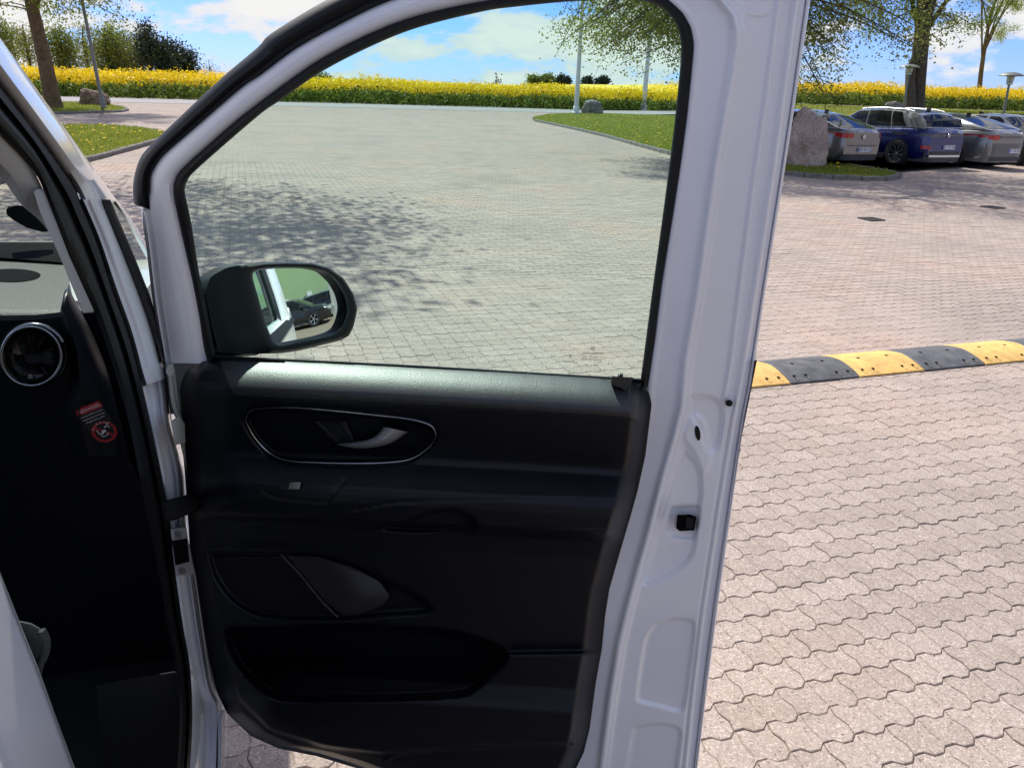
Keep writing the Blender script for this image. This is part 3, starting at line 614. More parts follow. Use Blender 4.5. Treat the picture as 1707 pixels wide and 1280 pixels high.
# ---------------- rear band of the door: white pressed steel with its beads, latch pocket and stiffening panels
def band():
    ys = np.arange(-75, 1345, 2.5); R = len(ys)
    yk = lambda pts: np.interp(ys, [p[1] for p in pts], [p[0] for p in pts])
    left = yk([(1040, -80), (1070, -12), (1112, 0), (1136, 22), (1150, 46), (1155, 73), (1154, 94), (1144.5, 189), (1134, 269), (1123, 342), (1101, 480), (1091, 562), (1079, 641), (1076, 677), (1066, 759), (1052, 818), (1040, 861), (1020, 929), (1005, 981), (998, 1024), (992, 1083), (982, 1139), (972, 1214), (955, 1277), (945, 1345)])
    r1 = yk([(1150, -75), (1178, -30), (1202, 0), (1222, 25), (1229, 51), (1228, 80), (1222, 117), (1194, 273), (1163, 490), (1144, 595), (1137, 677), (1125, 726), (1104, 800), (1081, 890), (1066, 942), (1048, 1008), (1033, 1070), (1019, 1155), (1006, 1254), (996, 1345)])
    r1 = np.maximum(r1, left + 12)
    r2 = yk([(1309, -75), (1300, 0), (1280, 156), (1257, 312), (1234, 490), (1219, 611), (1208, 670), (1200, 720), (1180, 860), (1160, 1000), (1140, 1150), (1120, 1345)])
    r3 = yk([(1338, -75), (1327, 12), (1292, 273), (1259, 490), (1236, 637), (1222, 712), (1198, 860), (1173, 1024), (1157, 1155), (1144, 1277), (1137, 1345)])
    ro = yk([(1362, -75), (1351, 0), (1327, 164), (1304, 312), (1276, 486), (1252, 644), (1242, 693), (1232, 759), (1217, 868), (1199.5, 991), (1180, 1139), (1163, 1277), (1155, 1345)])
    s2 = 1 - sstep(655, 690, ys)                               # the second bead ends at the rubber stop
    cols = []; W = []
    def C(x, w): cols.append(x); W.append(w if hasattr(w, '__len__') else np.full(R, w))
    C(left, -0.010); C(left + 3, 0.0); 
    for t in (0.15, 0.3, 0.5, 0.7, 0.85): C(left + 3 + (r1-12-left)*t, -0.003 + 0.0035*t)
    for dx, w in ((-10, .001), (-7, .004), (-4, .0115), (-1, .0140), (2, .0140), (5, .0105), (8, .002), (11, -.007), (14, -.010)): C(r1 + dx, w)
    for t in np.linspace(0.03, 0.97, 26): C(r1 + 14 + (r2-8-r1-14)*t, -0.010 - 0.002*t)
    for dx, w in ((-7, 0), (-4, .0045), (-1, .0060), (2, .004), (5, -.005), (8, -.009)): C(r2 + dx, -0.012 + w*s2)
    for t in np.linspace(0.12, 0.88, 6): C(r2 + 8 + (r3-8-r2-8)*t, -0.021*s2 - 0.013*(1-s2))
    for dx, w in ((-7, -.019), (-4, -.0135), (-1, -.012), (2, -.016), (5, -.026), (8, -.033)): C(r3 + dx, w)
    e = ro - r3
    C(r3 + e*0.52, -0.034); C(r3 + e*0.60, -0.036); C(r3 + e*0.64, -0.046); C(r3 + e*0.70, -0.046); C(r3 + e*0.74, -0.034); C(r3 + e*0.82, -0.031); C(ro - 2.5, -0.031); C(ro - 0.5, -0.034); C(ro, -0.042); C(ro, -0.075)
    X = np.stack(cols, 1); Wm = np.stack(W, 1); Y = np.repeat(ys[:, None], X.shape[1], 1)
    def press(poly, depth, bevel):
        nonlocal Wm
        Wm = Wm + depth*sstep(-bevel/2, bevel/2, poly_sdf(resample(poly + [poly[0]], 90)[:-1], X, Y))
    press([(1142, 752), (1163, 778), (1169, 815), (1162, 875), (1156, 915), (1146, 936), (1120, 956), (1080, 973), (1074, 966), (1086, 930), (1104, 865), (1122, 805)], -0.012, 7)
    press([(1120, 846), (1150, 843), (1166, 850), (1160, 890), (1150, 897), (1118, 893), (1113, 880)], -0.007, 6)
    press([(1094, 1040), (1120, 1032), (1148, 1033), (1157, 1045), (1150, 1110), (1141, 1172), (1131, 1184), (1100, 1176), (1067, 1168), (1063, 1156), (1072, 1090), (1080, 1058)], -0.008, 6)
    press([(1058, 1212), (1095, 1206), (1124, 1210), (1134, 1222), (1128, 1270), (1120, 1335), (1080, 1340), (1042, 1338), (1048, 1260)], -0.008, 6)
    press([(1150, 662), (1190, 664), (1204, 690), (1196, 742), (1180, 752), (1165, 715), (1152, 690)], -0.008, 9)
    press([(1160, 690), (1175, 705), (1186, 760), (1172, 790), (1160, 760), (1140, 725)], 0.006, 9)
    P = door_pt(X, Y, Wm); mb = MB(); mb.grid(P); return mb.build('rear_band', M['white'], door, 180)
band()
# black details let into the band
plate('latch', [(1129, 858), (1150, 857), (1161, 861), (1157, 884), (1133, 885), (1127, 880)], door_pt, -0.010, 0.03, M['void'], door)
plate('latch_claw', [(1144, 862), (1157, 863), (1154, 881), (1143, 880)], door_pt, -0.008, 0.01, M['black'], door)
el = lambda cx, cy, a, b, th=0, n=24: [(cx + a*math.cos(t)*math.cos(th) - b*math.sin(t)*math.sin(th), cy + a*math.cos(t)*math.sin(th) + b*math.sin(t)*math.cos(th)) for t in np.linspace(0, 2*math.pi, n, endpoint=False)]
plate('drain_plug', el(1163, 722, 4.5, 12.5, -0.16), door_pt, -0.003, 0.010, M['rubber'], door)
plate('rubber_stop', el(1215.5, 672, 6, 5.5), door_pt, -0.001, 0.02, M['rubber'], door)
plate('rubber_stop_core', el(1215.5, 672, 2.6, 2.4), door_pt, 0.001, 0.008, M['graphite'], door)
plate('drip_cap', el(1263, 21, 17, 6.5, -0.02), door_pt, -0.009, 0.015, M['white'], door, 60)

# ---------------- trim panel: one moulded shell, then what is set into it
TRIM_TOP = [(300, 650), (303, 634), (310, 620), (324, 607), (344, 601), (364, 597), (500, 603), (640, 609.5), (850, 621), (1000, 630), (1050, 634), (1070, 640), (1082, 655), (1086, 672)]
TRIM_BOT_L = [(300, 650), (303, 691), (308, 740), (311, 784), (313, 850), (316, 909), (326, 958), (339, 1044), (349, 1103), (362, 1155), (378, 1188), (418, 1221), (464, 1241), (529, 1254), (575, 1267), (640, 1290), (760, 1320), (955, 1345)]
TRIM_R = [(1086, 650), (1086, 677), (1076, 759), (1063, 818), (1051, 861), (1031, 929), (1016, 981), (1009, 1024), (1003, 1083), (993, 1139), (983, 1214), (973, 1254), (958, 1285), (945, 1345)]
CUP = [(409, 700), (413, 689), (424, 682), (470, 679), (540, 683), (620, 691), (680, 698), (712, 706), (724, 715), (726, 730), (715, 746), (690, 763), (660, 770), (600, 772.5), (520, 771), (480, 768), (452, 757), (425, 730)]
SPK = [(347, 921), (420, 921), (470, 922), (530, 924), (600, 945), (680, 985), (712, 1005), (712, 1018), (640, 1024), (565, 1030), (470, 1028), (420, 1019), (385, 995), (360, 960)]
POC = [(378, 1055), (385, 1050), (480, 1046), (620, 1045), (760, 1056), (842, 1088), (815, 1125), (790, 1147), (760, 1157), (620, 1164), (480, 1164), (440, 1148), (405, 1115), (385, 1080)]
GROOVE = [(640, 880), (700, 860), (745, 850), (775, 858), (790, 878), (700, 884)]
def trim():
    ys = np.arange(594, 1350, 3.0); cols = 250; rows = []
    L = np.array(TRIM_BOT_L); Rr = np.array(TRIM_R); T = np.array(TRIM_TOP)
    Xs, Ys, ok = [], [], []
    for y in ys:
        # left and right limits of the panel on this row
        xl = np.interp(y, L[:, 1], L[:, 0]) if y >= 650 else (np.interp(-y, -T[:6, 1], T[:6, 0]) if y >= 597 else 364)
        xr = np.interp(y, Rr[:, 1], Rr[:, 0]) if y >= 672 else np.interp(y, T[5:, 1], T[5:, 0])
        Xs.append(np.linspace(xl, max(xr, xl + 1), cols)); Ys.append(np.full(cols, y))
    X, Y = np.array(Xs), np.array(Ys)
    top = np.interp(X, T[5:, 0], T[5:, 1]); q = Y - top
    W = np.interp(q, [-5, 0, 6, 20, 38, 52, 66, 90, 120, 146, 152, 160, 185, 206, 216, 232, 256, 262, 272, 300, 350, 430, 520, 545, 560, 600, 640, 700, 760], [0, .004, .016, .042, .066, .078, .079, .074, .066, .060, .0595, .064, .096, .122, .128, .130, .124, .112, .070, .058, .056, .056, .058, .074, .086, .090, .086, .078, .07])
    # left of the handle the armrest runs out into the switch shelf
    W = W*1.0
    xl, xr = X[:, :1], X[:, -1:]
    edge = np.minimum(sstep(-4, 30, X - xl)*0.75 + 0.25*sstep(-2, 90, X - xl), 0.10 + 0.90*sstep(0, 34, xr - X)); W = W*edge
    for poly, dep, bev in ((CUP, -0.045, 12), (SPK, -0.020, 14), (POC, -0.085, 12), (GROOVE, -0.04, 8)):
        W = W + dep*sstep(-bev/2, bev/2, poly_sdf(resample(poly + [poly[0]], 80)[:-1], X, Y))
    BIN = [(842, 1088), (1000, 1086), (992, 1140), (984, 1200), (974, 1240), (800, 1244), (640, 1256), (540, 1244), (450, 1216), (398, 1165), (372, 1075), (385, 1080), (405, 1115), (440, 1150), (480, 1166), (620, 1166), (760, 1159), (790, 1149), (815, 1127)]
    W = W + 0.022*edge*sstep(-3, 4, poly_sdf(lin(BIN + [BIN[0]], 140)[:-1], X, Y))
    # seam lines moulded into the panel
    def seam(pts, depth=-0.0035, wid=2.6):
        nonlocal W
        P = resample(pts, 80); d = np.full(X.shape, 1e9)
        for a, b in zip(P[:-1], P[1:]):
            e = b-a; t = np.clip(((X-a[0])*e[0] + (Y-a[1])*e[1])/(e@e + 1e-9), 0, 1); d = np.minimum(d, np.hypot(X-a[0]-t*e[0], Y-a[1]-t*e[1]))
        W = W + depth*(1 - sstep(0, wid, d))
    seam([(590, 850), (660, 838), (760, 834), (900, 832), (1038, 834)]); seam([(1038, 834), (1034, 868), (1025, 878), (900, 878), (790, 879)])
    seam([(440, 820), (480, 832), (545, 837)]); seam([(545, 837), (575, 800)])
    mb = MB(); mb.grid(door_pt(X, Y, W)); o = mb.build('trim_panel', M['black'], door, 180)
    return X, Y, W
TX, TY, TW = trim()
def trim_w(px, py):
    """how far the trim stands proud at a spot"""
    a = float(np.clip((py - 594)/3, 0, len(TX) - 1.001)); i = int(a); t = a - i; return float(np.interp(px, TX[i], TW[i])*(1-t) + np.interp(px, TX[i+1], TW[i+1])*t)
# grained ledge under the window: top cap in the copy brightened for the sun glint
def ledge():
    T = np.array(TRIM_TOP); xs = np.concatenate([np.linspace(364, 384, 6), np.linspace(390, 1066, 200)]); q = np.array([-1, 3, 7, 13, 20, 28, 36, 44, 50, 56, 61])
    X = np.repeat(xs[None, :], len(q), 0); top = np.interp(X, T[5:, 0], T[5:, 1]); Y = top + q[:, None]
    X = X + np.clip(q[:, None], 0, 99)*0.42*(1 - sstep(364, 420, X))                       # the front end is cut on a slant by the mirror gusset
    W = np.array([[trim_w(x, y) for x, y in zip(a, b)] for a, b in zip(X, Y)]) + 0.0022*np.array([0, 1, 1, 1, 1, 1, 1, 1, 1, .7, 0])[:, None]
    mb = MB(); mb.grid(door_pt(X, Y, W)); mb.build('window_ledge', M['ledge'], door, 180)
ledge()
ribbon('belt_seal', [(352, 592), (500, 599), (700, 609), (900, 621), (1070, 631)], [(352, 600), (500, 605), (700, 614.5), (900, 627), (1070, 638)], door_pt, [(0, -0.006), (0.3, 0.004), (0.55, -0.002), (0.8, 0.006), (1, 0.004)], M['rubber'], door, n=70, back=0.015)
plate('mirror_gusset', [(352, 594), (400, 596), (440, 599), (475, 602), (455, 606), (430, 605), (395, 601)], door_pt, 0.010, 0.012, M['rubber'], door)
# handle bowl: chrome rim, bowl floor, lever and mirror switch plate
wc = np.array([trim_w(x, y - (4 if y < 720 else -4)) for x, y in CUP]); wr = float(np.mean(wc))
cupP = resample(CUP + [CUP[0]], 110)[:-1]; mb = MB(); mb.tube(door_pt(cupP[:, 0], cupP[:, 1], np.array([trim_w(x, y) for x, y in cupP]) + 0.012), 0.0022, n=8, closed=True); mb.build('handle_bowl_rim', M['chrome'], door, 60)
plate('switch_plate', [(523, 701), (578, 703), (592, 736), (563, 739)], door_pt, 0.030, 0.02, M['graphite'], door)
plate('lock_button', [(533, 704), (566, 705), (585, 734), (567, 735.5)], door_pt, 0.033, 0.006, M['black'], door)
ribbon('door_handle', [(562, 739.5), (590, 737), (614, 732), (630, 723), (640, 711.5)], [(566, 742), (590, 746.5), (620, 746), (652, 738), (680, 720)], door_pt, [(0, 0.040), (0.15, 0.050), (0.5, 0.056), (0.85, 0.050), (1, 0.040)], M['handle'], door, n=40, back=0.01)
plate('window_switch', [(468, 805), (483, 801), (503, 802), (500, 816), (480, 817), (466, 814)], door_pt, trim_w(485, 809) + 0.006, 0.02, M['graphite'], door)
plate('switch_paddle', [(483, 803.5), (502, 803.5), (499.5, 815), (480, 815)], door_pt, trim_w(490, 809) + 0.010, 0.008, M['chrome'], door)
# speaker grille: perforated insert made of fine bars
def grille():
    poly = resample([(356, 926), (420, 925), (468, 925), (500, 958), (535, 1000), (562, 1026), (480, 1026), (425, 1016), (390, 993), (368, 960), (356, 926)], 90)[:-1]; mb = MB()
    for y in np.arange(928, 1026, 4.0):
        xs = np.arange(350, 566, 2.0); ins = inside(poly, xs, np.full(len(xs), y))
        if ins.sum() < 4: continue
        x0, x1 = xs[ins][0], xs[ins][-1]; X = np.linspace(x0, x1, 24); w = np.array([trim_w(a, y) for a in X]) + 0.004
        A, B, C2, D = (door_pt(X, np.full(24, y + dy), w + dw) for dy, dw in ((0, -.003), (0.4, 0), (2.0, 0), (2.4, -.003))); mb.grid(np.stack([A, B, C2, D], 1))
    mb.build('speaker_grille', M['graphite'], door, 60)
    plate('lit_wedge', [(476, 925), (530, 927), (590, 945), (632, 968), (650, 992), (640, 1008), (600, 1024), (572, 1027), (540, 1000), (506, 958)], door_pt, trim_w(560, 975) + .012, .012, M['graphite'], door, 60)  # paler wedge plate stands for light falling on the panel beside the grille
    cord('grille_edge', [(468, 924), (500, 957), (535, 1000), (563, 1028)], door_pt, trim_w(510, 970) + .010, 0.0035, M['graphite'], door)
grille()
ribbon('pocket_lip', [(378, 1052), (384, 1080), (404, 1117), (440, 1152), (480, 1167), (620, 1168), (762, 1160), (795, 1150)], [(370, 1056), (376, 1084), (396, 1122), (434, 1160), (478, 1176), (620, 1177), (764, 1169), (800, 1158)], door_pt, [(0, .060), (.3, .072), (.7, .076), (1, .066)], M['black'], door, n=60, back=.01)
ribbon('cup_holder', [(446, 1130), (455, 1118), (475, 1108), (510, 1104), (580, 1108)], [(450, 1136), (460, 1124), (478, 1113), (512, 1109), (576, 1113)], door_pt, [(0, .04), (.5, .05), (1, .04)], M['black'], door, n=30, back=.06)
cord('lower_lip_highlight', [(640, 1270), (668, 1256), (720, 1250), (820, 1245), (955, 1238)], door_pt, 0.084, 0.004, M['graphite'], door)  # grey cord draws the highlight along the panel's lower edge
# lock pin on its moulded tower
plate('lock_pin_base', [(1020, 627), (1056, 629), (1052, 640), (1046, 648), (1044, 653), (1036, 647), (1024, 643), (1018, 637)], door_pt, 0.042, 0.045, M['ledge'], door, 50)
mb = MB(); a_, b_ = door_pt(1034, 637, 0.030), door_pt(1034.5, 624, 0.030); mb.tube([a_, a_*.2 + b_*.8, b_, b_ + np.array([0, 0, .0012])], [0.0048, 0.0048, 0.0042, 0.002], n=14); mb.build('lock_pin', M['gloss_black'], door, 50)

# glass print near the lower rear corner (reads from outside, so mirrored here)
def glass_print():
    def FR(px, py): return frame(door_pt(px, py, -0.0285), -EU, (0.0, 0.0, 1.0))
    u = 1.36/FPX*1.05
    cpos = FR(988.5, 580.5); mb = MB(); mb.tube([cpos @ Vector((3.0*u*math.cos(t), 3.0*u*math.sin(t), 0)) for t in np.linspace(0, 6.283, 28, endpoint=False)], 0.0004, n=5, closed=True)
    for k in range(3):
        t = math.pi/2 + k*2.0944; mb.tube([cpos @ Vector((0, 0, 0)), cpos @ Vector((2.9*u*math.cos(t), 2.9*u*math.sin(t), 0))], [0.0006, 0.0002], n=5)
    mb.build('glass_emblem', M['etch'], door)
    for body, x, y, s in (('Mercedes-Benz', 988.5, 588.5, 4.6), ('SEKURIT  AS2', 984, 595, 3.4), ('43R-001583  M402', 985, 599.5, 3.6), ('CCC  E1', 997, 604, 3.4), ('DOT 12  M60', 986, 609, 3.2), ('SAINT-GOBAIN', 951, 603, 3.0), ('X', 951, 594, 7.0)):
        text_mesh('glass_print', body, s*u*1.25, FR(x, y), M['etch'], door)
glass_print()

# ---------------- exterior mirror on the weather side of the door
MN = (0.80*EU + 0.56*EN + np.array([0, 0, 0.145])); MN /= np.linalg.norm(MN)             # the mirror faces backwards along the van and a little inboard
MC = door_pt(500, 512, -0.20)
def mirror_pt(px, py, w=0.0):
    d = rays(px, py); O = np.array([0, 0, EYE]); w = np.broadcast_to(np.asarray(w, float), d.shape[:-1]); t = (w - (O - MC) @ MN)/(d @ MN); return O + d*t[..., None]
HOUSE = [(352, 540), (343, 486), (350, 462), (378, 446), (418, 439), (469, 437), (519, 438), (548, 446), (573, 464), (589, 490), (596, 515), (590, 543), (582, 560), (566, 568), (496, 585), (469, 589), (425, 590), (365, 588)]
RIM = [(402, 500), (398, 468), (408, 447), (440, 441), (480, 439.5), (521, 441), (547, 448.5), (571, 466), (586, 491), (592.5, 515), (587, 541), (579, 557), (562, 564), (496, 581), (468, 585), (450, 582), (436, 566), (417, 540)]
GLS = [(429, 490), (421, 458), (432, 451), (461, 448), (496, 447.5), (522, 450), (543, 455), (561, 473), (573, 494), (577, 515), (573, 534), (562.5, 550), (541, 559), (496, 567.6), (471, 573), (459, 571), (452, 560.6), (441, 532)]
def mirror():
    n = 120; g = resample(GLS + [GLS[0]], n+1)[:-1]; r = lin(RIM + [RIM[0]], n+1)[:-1]; h = lin(HOUSE + [HOUSE[0]], n+1)[:-1]
    # align the rings by angle about the middle
    c = np.array([500, 512.]); 
    def byang(P, k=n):
        a = np.arctan2(P[:, 1]-c[1], P[:, 0]-c[0]); o = np.argsort(a); P = P[o]; a = a[o]; u = np.linspace(-math.pi, math.pi, k, endpoint=False); return np.stack([np.interp(u, np.r_[a-2*math.pi, a, a+2*math.pi], np.r_[P[:, j], P[:, j], P[:, j]]) for j in (0, 1)], -1)
    g, r, h = byang(g), byang(r), byang(h)
    G3 = mirror_pt(*g.T, np.full(n, -0.010)); g0 = mirror_pt(*(c + (g-c)*1.015).T, np.full(n, 0.0)); R1 = mirror_pt(*(r*.35 + g*.65).T, np.full(n, 0.010)); R3 = mirror_pt(*r.T, np.full(n, 0.012)); H3 = mirror_pt(*h.T, np.full(n, 0.004))
    # shell: swells and closes towards the front of the van
    back = -MN; cen = mirror_pt(470, 515, 0.0); H4 = H3 + back*0.05 - (H3-cen)*0.01; H5 = cen + (H3-cen)*0.86 + back*0.105; H6 = cen + (H3-cen)*0.55 + back*0.15; H7 = cen + (H3-cen)*0.1 + back*0.165
    rings = [G3, g0, R1, R3, H3, H4, H5, H6, H7]; P = np.stack(rings + [], 0); P = np.concatenate([P, P[:, :1]], 1); mb = MB(); mb.grid(P); mb.build('mirror_housing', M['mirror_shell'], door, 50)
    # mirror glass: convex, radius 1.4 m
    k = 26; mc = mirror_pt(500, 512, 0.0); rows = []
    for f in np.linspace(0, 1.0, k):
        q = mirror_pt(*(c + (g-c)*f*1.01).T, np.full(n, -0.006)); rows.append(q - MN*(np.linalg.norm(q - mc, axis=1)**2/(2*1.5))[:, None])
    P = np.stack(rows, 0); P = np.concatenate([P, P[:, :1]], 1); mb = MB(); mb.grid(P); mb.build('mirror_glass', M['mirror'], door, 180)
    # foot that carries the mirror on the door
    a = door_pt(352, 570, -0.06); b = mirror_pt(425, 570, -0.05); mb = MB(); mb.tube([a + np.array([0, 0, .0]), a*.6 + b*.4, b], [0.035, 0.032, 0.03], n=14); mb.build('mirror_foot', M['mirror_shell'], door, 60)
    cord('mirror_shell_seam', [(400, 470), (404, 500), (425, 560), (448, 588)], lambda x, y, w: mirror_pt(x, y, w), 0.0075, 0.0012, M['void'], door)
mirror()
# weather side: belt moulding and pull handle
ribbon('belt_moulding', [(330, 596), (700, 614), (1080, 634), (1240, 640)], [(330, 612), (700, 630), (1080, 650), (1240, 655)], door_pt, [(0, -0.085), (0.5, -0.105), (1, -0.088)], M['rubber'], door, n=50, back=-0.015)
mb = MB(); hb = door_pt(1150, 745, -0.085)
mb.tube([hb - EU*.09 - EN*.0, hb - EU*.085 - EN*.035, hb - EN*.045, hb + EU*.085 - EN*.035, hb + EU*.09], [.012, .014, .017, .014, .012], n=12); mb.build('outer_handle', M['mirror_shell'], door, 60)

# ---------------- door opening: pillar, seals, hinge, sill
PILLAR_O = [(-70, -40), (0, 63), (60, 147), (122, 233), (184, 320), (196, 335)]
WB = [(-70, 50), (0, 143), (60, 222), (115.5, 300), (133, 337)]
ribbon('windscreen_pillar', PILLAR_O, WB, side_pt, [(0, 0.055), (0.06, 0.012), (0.2, 0.0), (0.55, -0.003), (0.8, 0.006), (1, 0.02)], M['white'], vanroot, n=50, back=0.05, sign=-1)
ribbon('pillar_foot', [(170, 333), (202, 412), (231, 486), (252, 547), (268, 605), (277, 630)], [(131, 333), (159, 398), (186, 481), (212.5, 555), (230, 620), (237, 645)], side_pt, [(0, 0.0), (0.25, -0.004), (0.5, 0.0), (0.62, 0.006), (0.8, 0.006), (1, 0.02)], M['white'], vanroot, n=50, back=0.04, sign=-1)
ribbon('quarter_seal', [(170, 333), (202, 412), (231, 486), (252, 547), (268, 606)], [(184, 333), (223, 425), (239, 465), (255, 510), (271, 598)], side_pt, [(0, -0.003), (.5, -.007), (1, 0.002)], M['rubber'], vanroot, n=40, back=.03, sign=-1)
ribbon('pillar_front_edge', [(189, 338), (216, 380), (245, 432)], [(197, 334), (226, 376), (248, 412)], side_pt, [(0, 0.02), (.5, 0.006), (1, 0.03)], M['white'], vanroot, n=30, back=.03, sign=-1)
qp = np.array([(183, 333), (192, 338), (246, 434), (262, 520), (255, 510), (239, 465), (223, 425)]); mb = MB(); mb.poly(side_pt(qp[:, 0], qp[:, 1], np.full(len(qp), 0.02))); mb.build('quarter_pane', M['screen_glass'], vanroot)
ribbon('door_opening_seal', [(-70, 50), (0, 143), (60, 222), (115.5, 300), (133, 337), (159, 398), (186, 481), (212.5, 555), (231, 622), (255, 726), (276, 832), (292, 957), (305, 1046), (316, 1110), (320, 1179), (319, 1232), (315, 1300)],
       [(-70, 140), (0, 222), (36, 260), (66, 300), (90, 366), (114, 425), (140, 482), (162, 528), (186, 600), (214, 700), (240, 830), (264, 950), (280, 1046), (294, 1110), (300, 1179), (299, 1232), (294, 1300)], side_pt, [(-.03, .016), (.08, .004), (.25, .004), (.36, .013), (.48, .010), (.62, .000), (.8, .003), (.93, .008), (1.02, .012)], M['rubber'], vanroot, n=150, back=.002, sign=-1)
ribbon('pillar_trim', [(-70, 130), (0, 216), (36, 258), (64, 300), (90, 366), (114, 425), (160, 521)], [(-90, 210), (-30, 270), (5, 300), (34.5, 340), (80, 385), (117, 470), (138, 522)], side_pt, [(0, .013), (.25, .016), (.7, .030), (1, .055)], M['grey_trim'], vanroot, n=60, back=.004, sign=-1)
plate('airbag_cover', [(56, 320), (62, 316), (73, 315), (94, 370), (114, 424), (157, 519), (139, 521), (118, 470), (84, 393), (66, 352)], lambda x, y, w: side_pt(x, y, -w), -0.009, 0.006, M['grey_trim'], vanroot, 50)
ribbon('door_post', [(276, 612), (281, 660), (284, 700), (296, 745), (306, 790), (311, 880), (323, 940), (336, 1028), (348, 1105), (360, 1150), (377, 1180), (377, 1240), (376, 1300)], [(228, 612), (241, 660), (250, 700), (260, 745), (270, 800), (281, 880), (291, 945), (303, 1034), (315, 1105), (319, 1165), (320, 1190), (319, 1240), (314, 1300)], side_pt, [(0, .020), (.1, .006), (.28, .002), (.40, .012), (.6, .016), (.85, .014), (1, .02)], M['white'], vanroot, n=110, back=.05, sign=-1)
# hinge, bellows, check strap plate
ribbon('hinge', [(276, 608), (280, 640), (286, 680), (296, 706), (301, 742), (312, 786)], [(287, 606), (290, 640), (297, 680), (307, 704), (309, 742), (312, 790)], side_pt, [(0, -.004), (.3, -.014), (.7, -.014), (1, -.002)], M['hinge'], vanroot, n=40, back=.02, sign=-1)
plate('hinge_leaf', [(284, 700), (299, 694), (308, 706), (309, 738), (292, 742)], lambda x, y, w: side_pt(x, y, -w), .018, .02, M['hinge'], vanroot)
plate('hinge_knuckle', el(284, 618, 7.5, 9), lambda x, y, w: side_pt(x, y, -w), .016, .02, M['hinge'], vanroot)
def bellows():
    a, b = side_pt(284, 850, .0), door_pt(330, 835, 0.0); m = 33; pts = [a + (b-a)*t for t in np.linspace(-.1, 1.1, m)]; mb = MB(); mb.tube(pts, [0.016 + (0.004 if k % 2 else 0) for k in range(m)], n=16); mb.build('cable_bellows', M['rubber'], vanroot, 30)
bellows()
plate('check_plate', [(284, 881), (310, 878), (318, 920), (325, 957), (294, 960), (289, 920)], lambda x, y, w: side_pt(x, y, -w), .006, .02, M['white'], vanroot)
plate('check_opening', [(288, 901), (312, 897), (316, 936), (292, 942)], lambda x, y, w: side_pt(x, y, -w), .009, .02, M['void'], vanroot)
for bx, by in ((299, 891), (305.5, 951)): plate('bolt', el(bx, by, 5, 5.5, n=6), lambda x, y, w: side_pt(x, y, -w), .013, .012, M['pole_grey'], vanroot)
plate('inspection_label', [(317, 1118), (327, 1110), (330, 1118), (320, 1128)], lambda x, y, w: side_pt(x, y, -w), .002, .004, M['sticker_white'], vanroot)
ribbon('sill_flange', [(378, 1181), (378, 1230), (377, 1300)], [(360, 1186), (361, 1230), (360, 1300)], side_pt, [(0, .02), (.2, -.012), (.5, -.016), (.8, -.006), (1, .01)], M['white'], vanroot, n=20, back=.03, sign=-1)
# middle pillar beside the camera
ribbon('middle_pillar', [(-95, 702), (0, 953), (32, 1034), (64, 1113), (125, 1280), (165, 1390)], [(-420, 702), (-330, 953), (-300, 1034), (-270, 1113), (-210, 1280), (-170, 1390)], side_pt, [(0, .05), (.008, .012), (.03, .0), (.30, -.004), (.36, -.012), (.42, -.004), (1, -.002)], M['white'], vanroot, n=40, back=.06, curve=False, sign=-1)

# ---------------- cabin
def dashboard():
    xs = np.linspace(0, 1, 40); rows = []
    for y, z, xr in ((402, 1.285, 100), (412, 1.283, 104), (430, 1.287, 108), (446, 1.292, 112), (468, 1.293, 117), (490, 1.292, 109), (515, 1.288, 104), (530, 1.284, 103)):
        X = -160 + (xr + 160)*xs; rows.append(level_pt(X, np.full(40, y), np.full(40, z)))
    last = rows[-1]
    for k in range(1, 9): rows.append(last - VF*0.018*math.sin(k/8*1.5) + np.array([0, 0, -0.012*k - 0.0012*k*k]))
    mb = MB(); mb.grid(np.stack(rows, 0)); mb.build('dashboard', M['dash'], vanroot, 180)
dashboard()
def cab_panel(name, pts, f, th, mat, sm=None): return plate(name, pts, lambda x, y, w: cross_pt(x, y, f - w), 0.0, th, mat, vanroot, sm)
cab_panel('dashboard_front', [(-200, 530), (60, 525), (104, 520), (120, 560), (150, 620), (200, 720), (255, 860), (290, 1000), (310, 1300), (-200, 1300)], 0.03, 0.03, M['black'])
ribbon('dashboard_end', [(104, 500), (112, 480), (135, 520), (160, 570), (185, 640), (215, 760)], [(100, 520), (108, 560), (118, 600), (112, 660), (104, 690), (120, 760)], lambda x, y, w: cross_pt(x, y, -w), [(0, -.05), (.3, .0), (.7, .015), (1, -.02)], M['black'], vanroot, n=40, back=.03)
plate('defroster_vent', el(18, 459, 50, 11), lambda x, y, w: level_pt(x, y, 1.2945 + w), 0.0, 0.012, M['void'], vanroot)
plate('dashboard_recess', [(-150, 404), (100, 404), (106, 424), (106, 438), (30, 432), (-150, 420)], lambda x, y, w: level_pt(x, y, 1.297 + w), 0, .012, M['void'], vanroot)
plate('black_shape', [(10, 350), (14, 345), (28, 342.5), (48, 344), (84, 386), (70, 387), (45, 380), (22, 367), (11, 358)], lambda x, y, w: cross_pt(x, y, .70 - w), 0, .05, M['void'], vanroot, 60)  # unidentified black shape beyond the dashboard, built as a plate
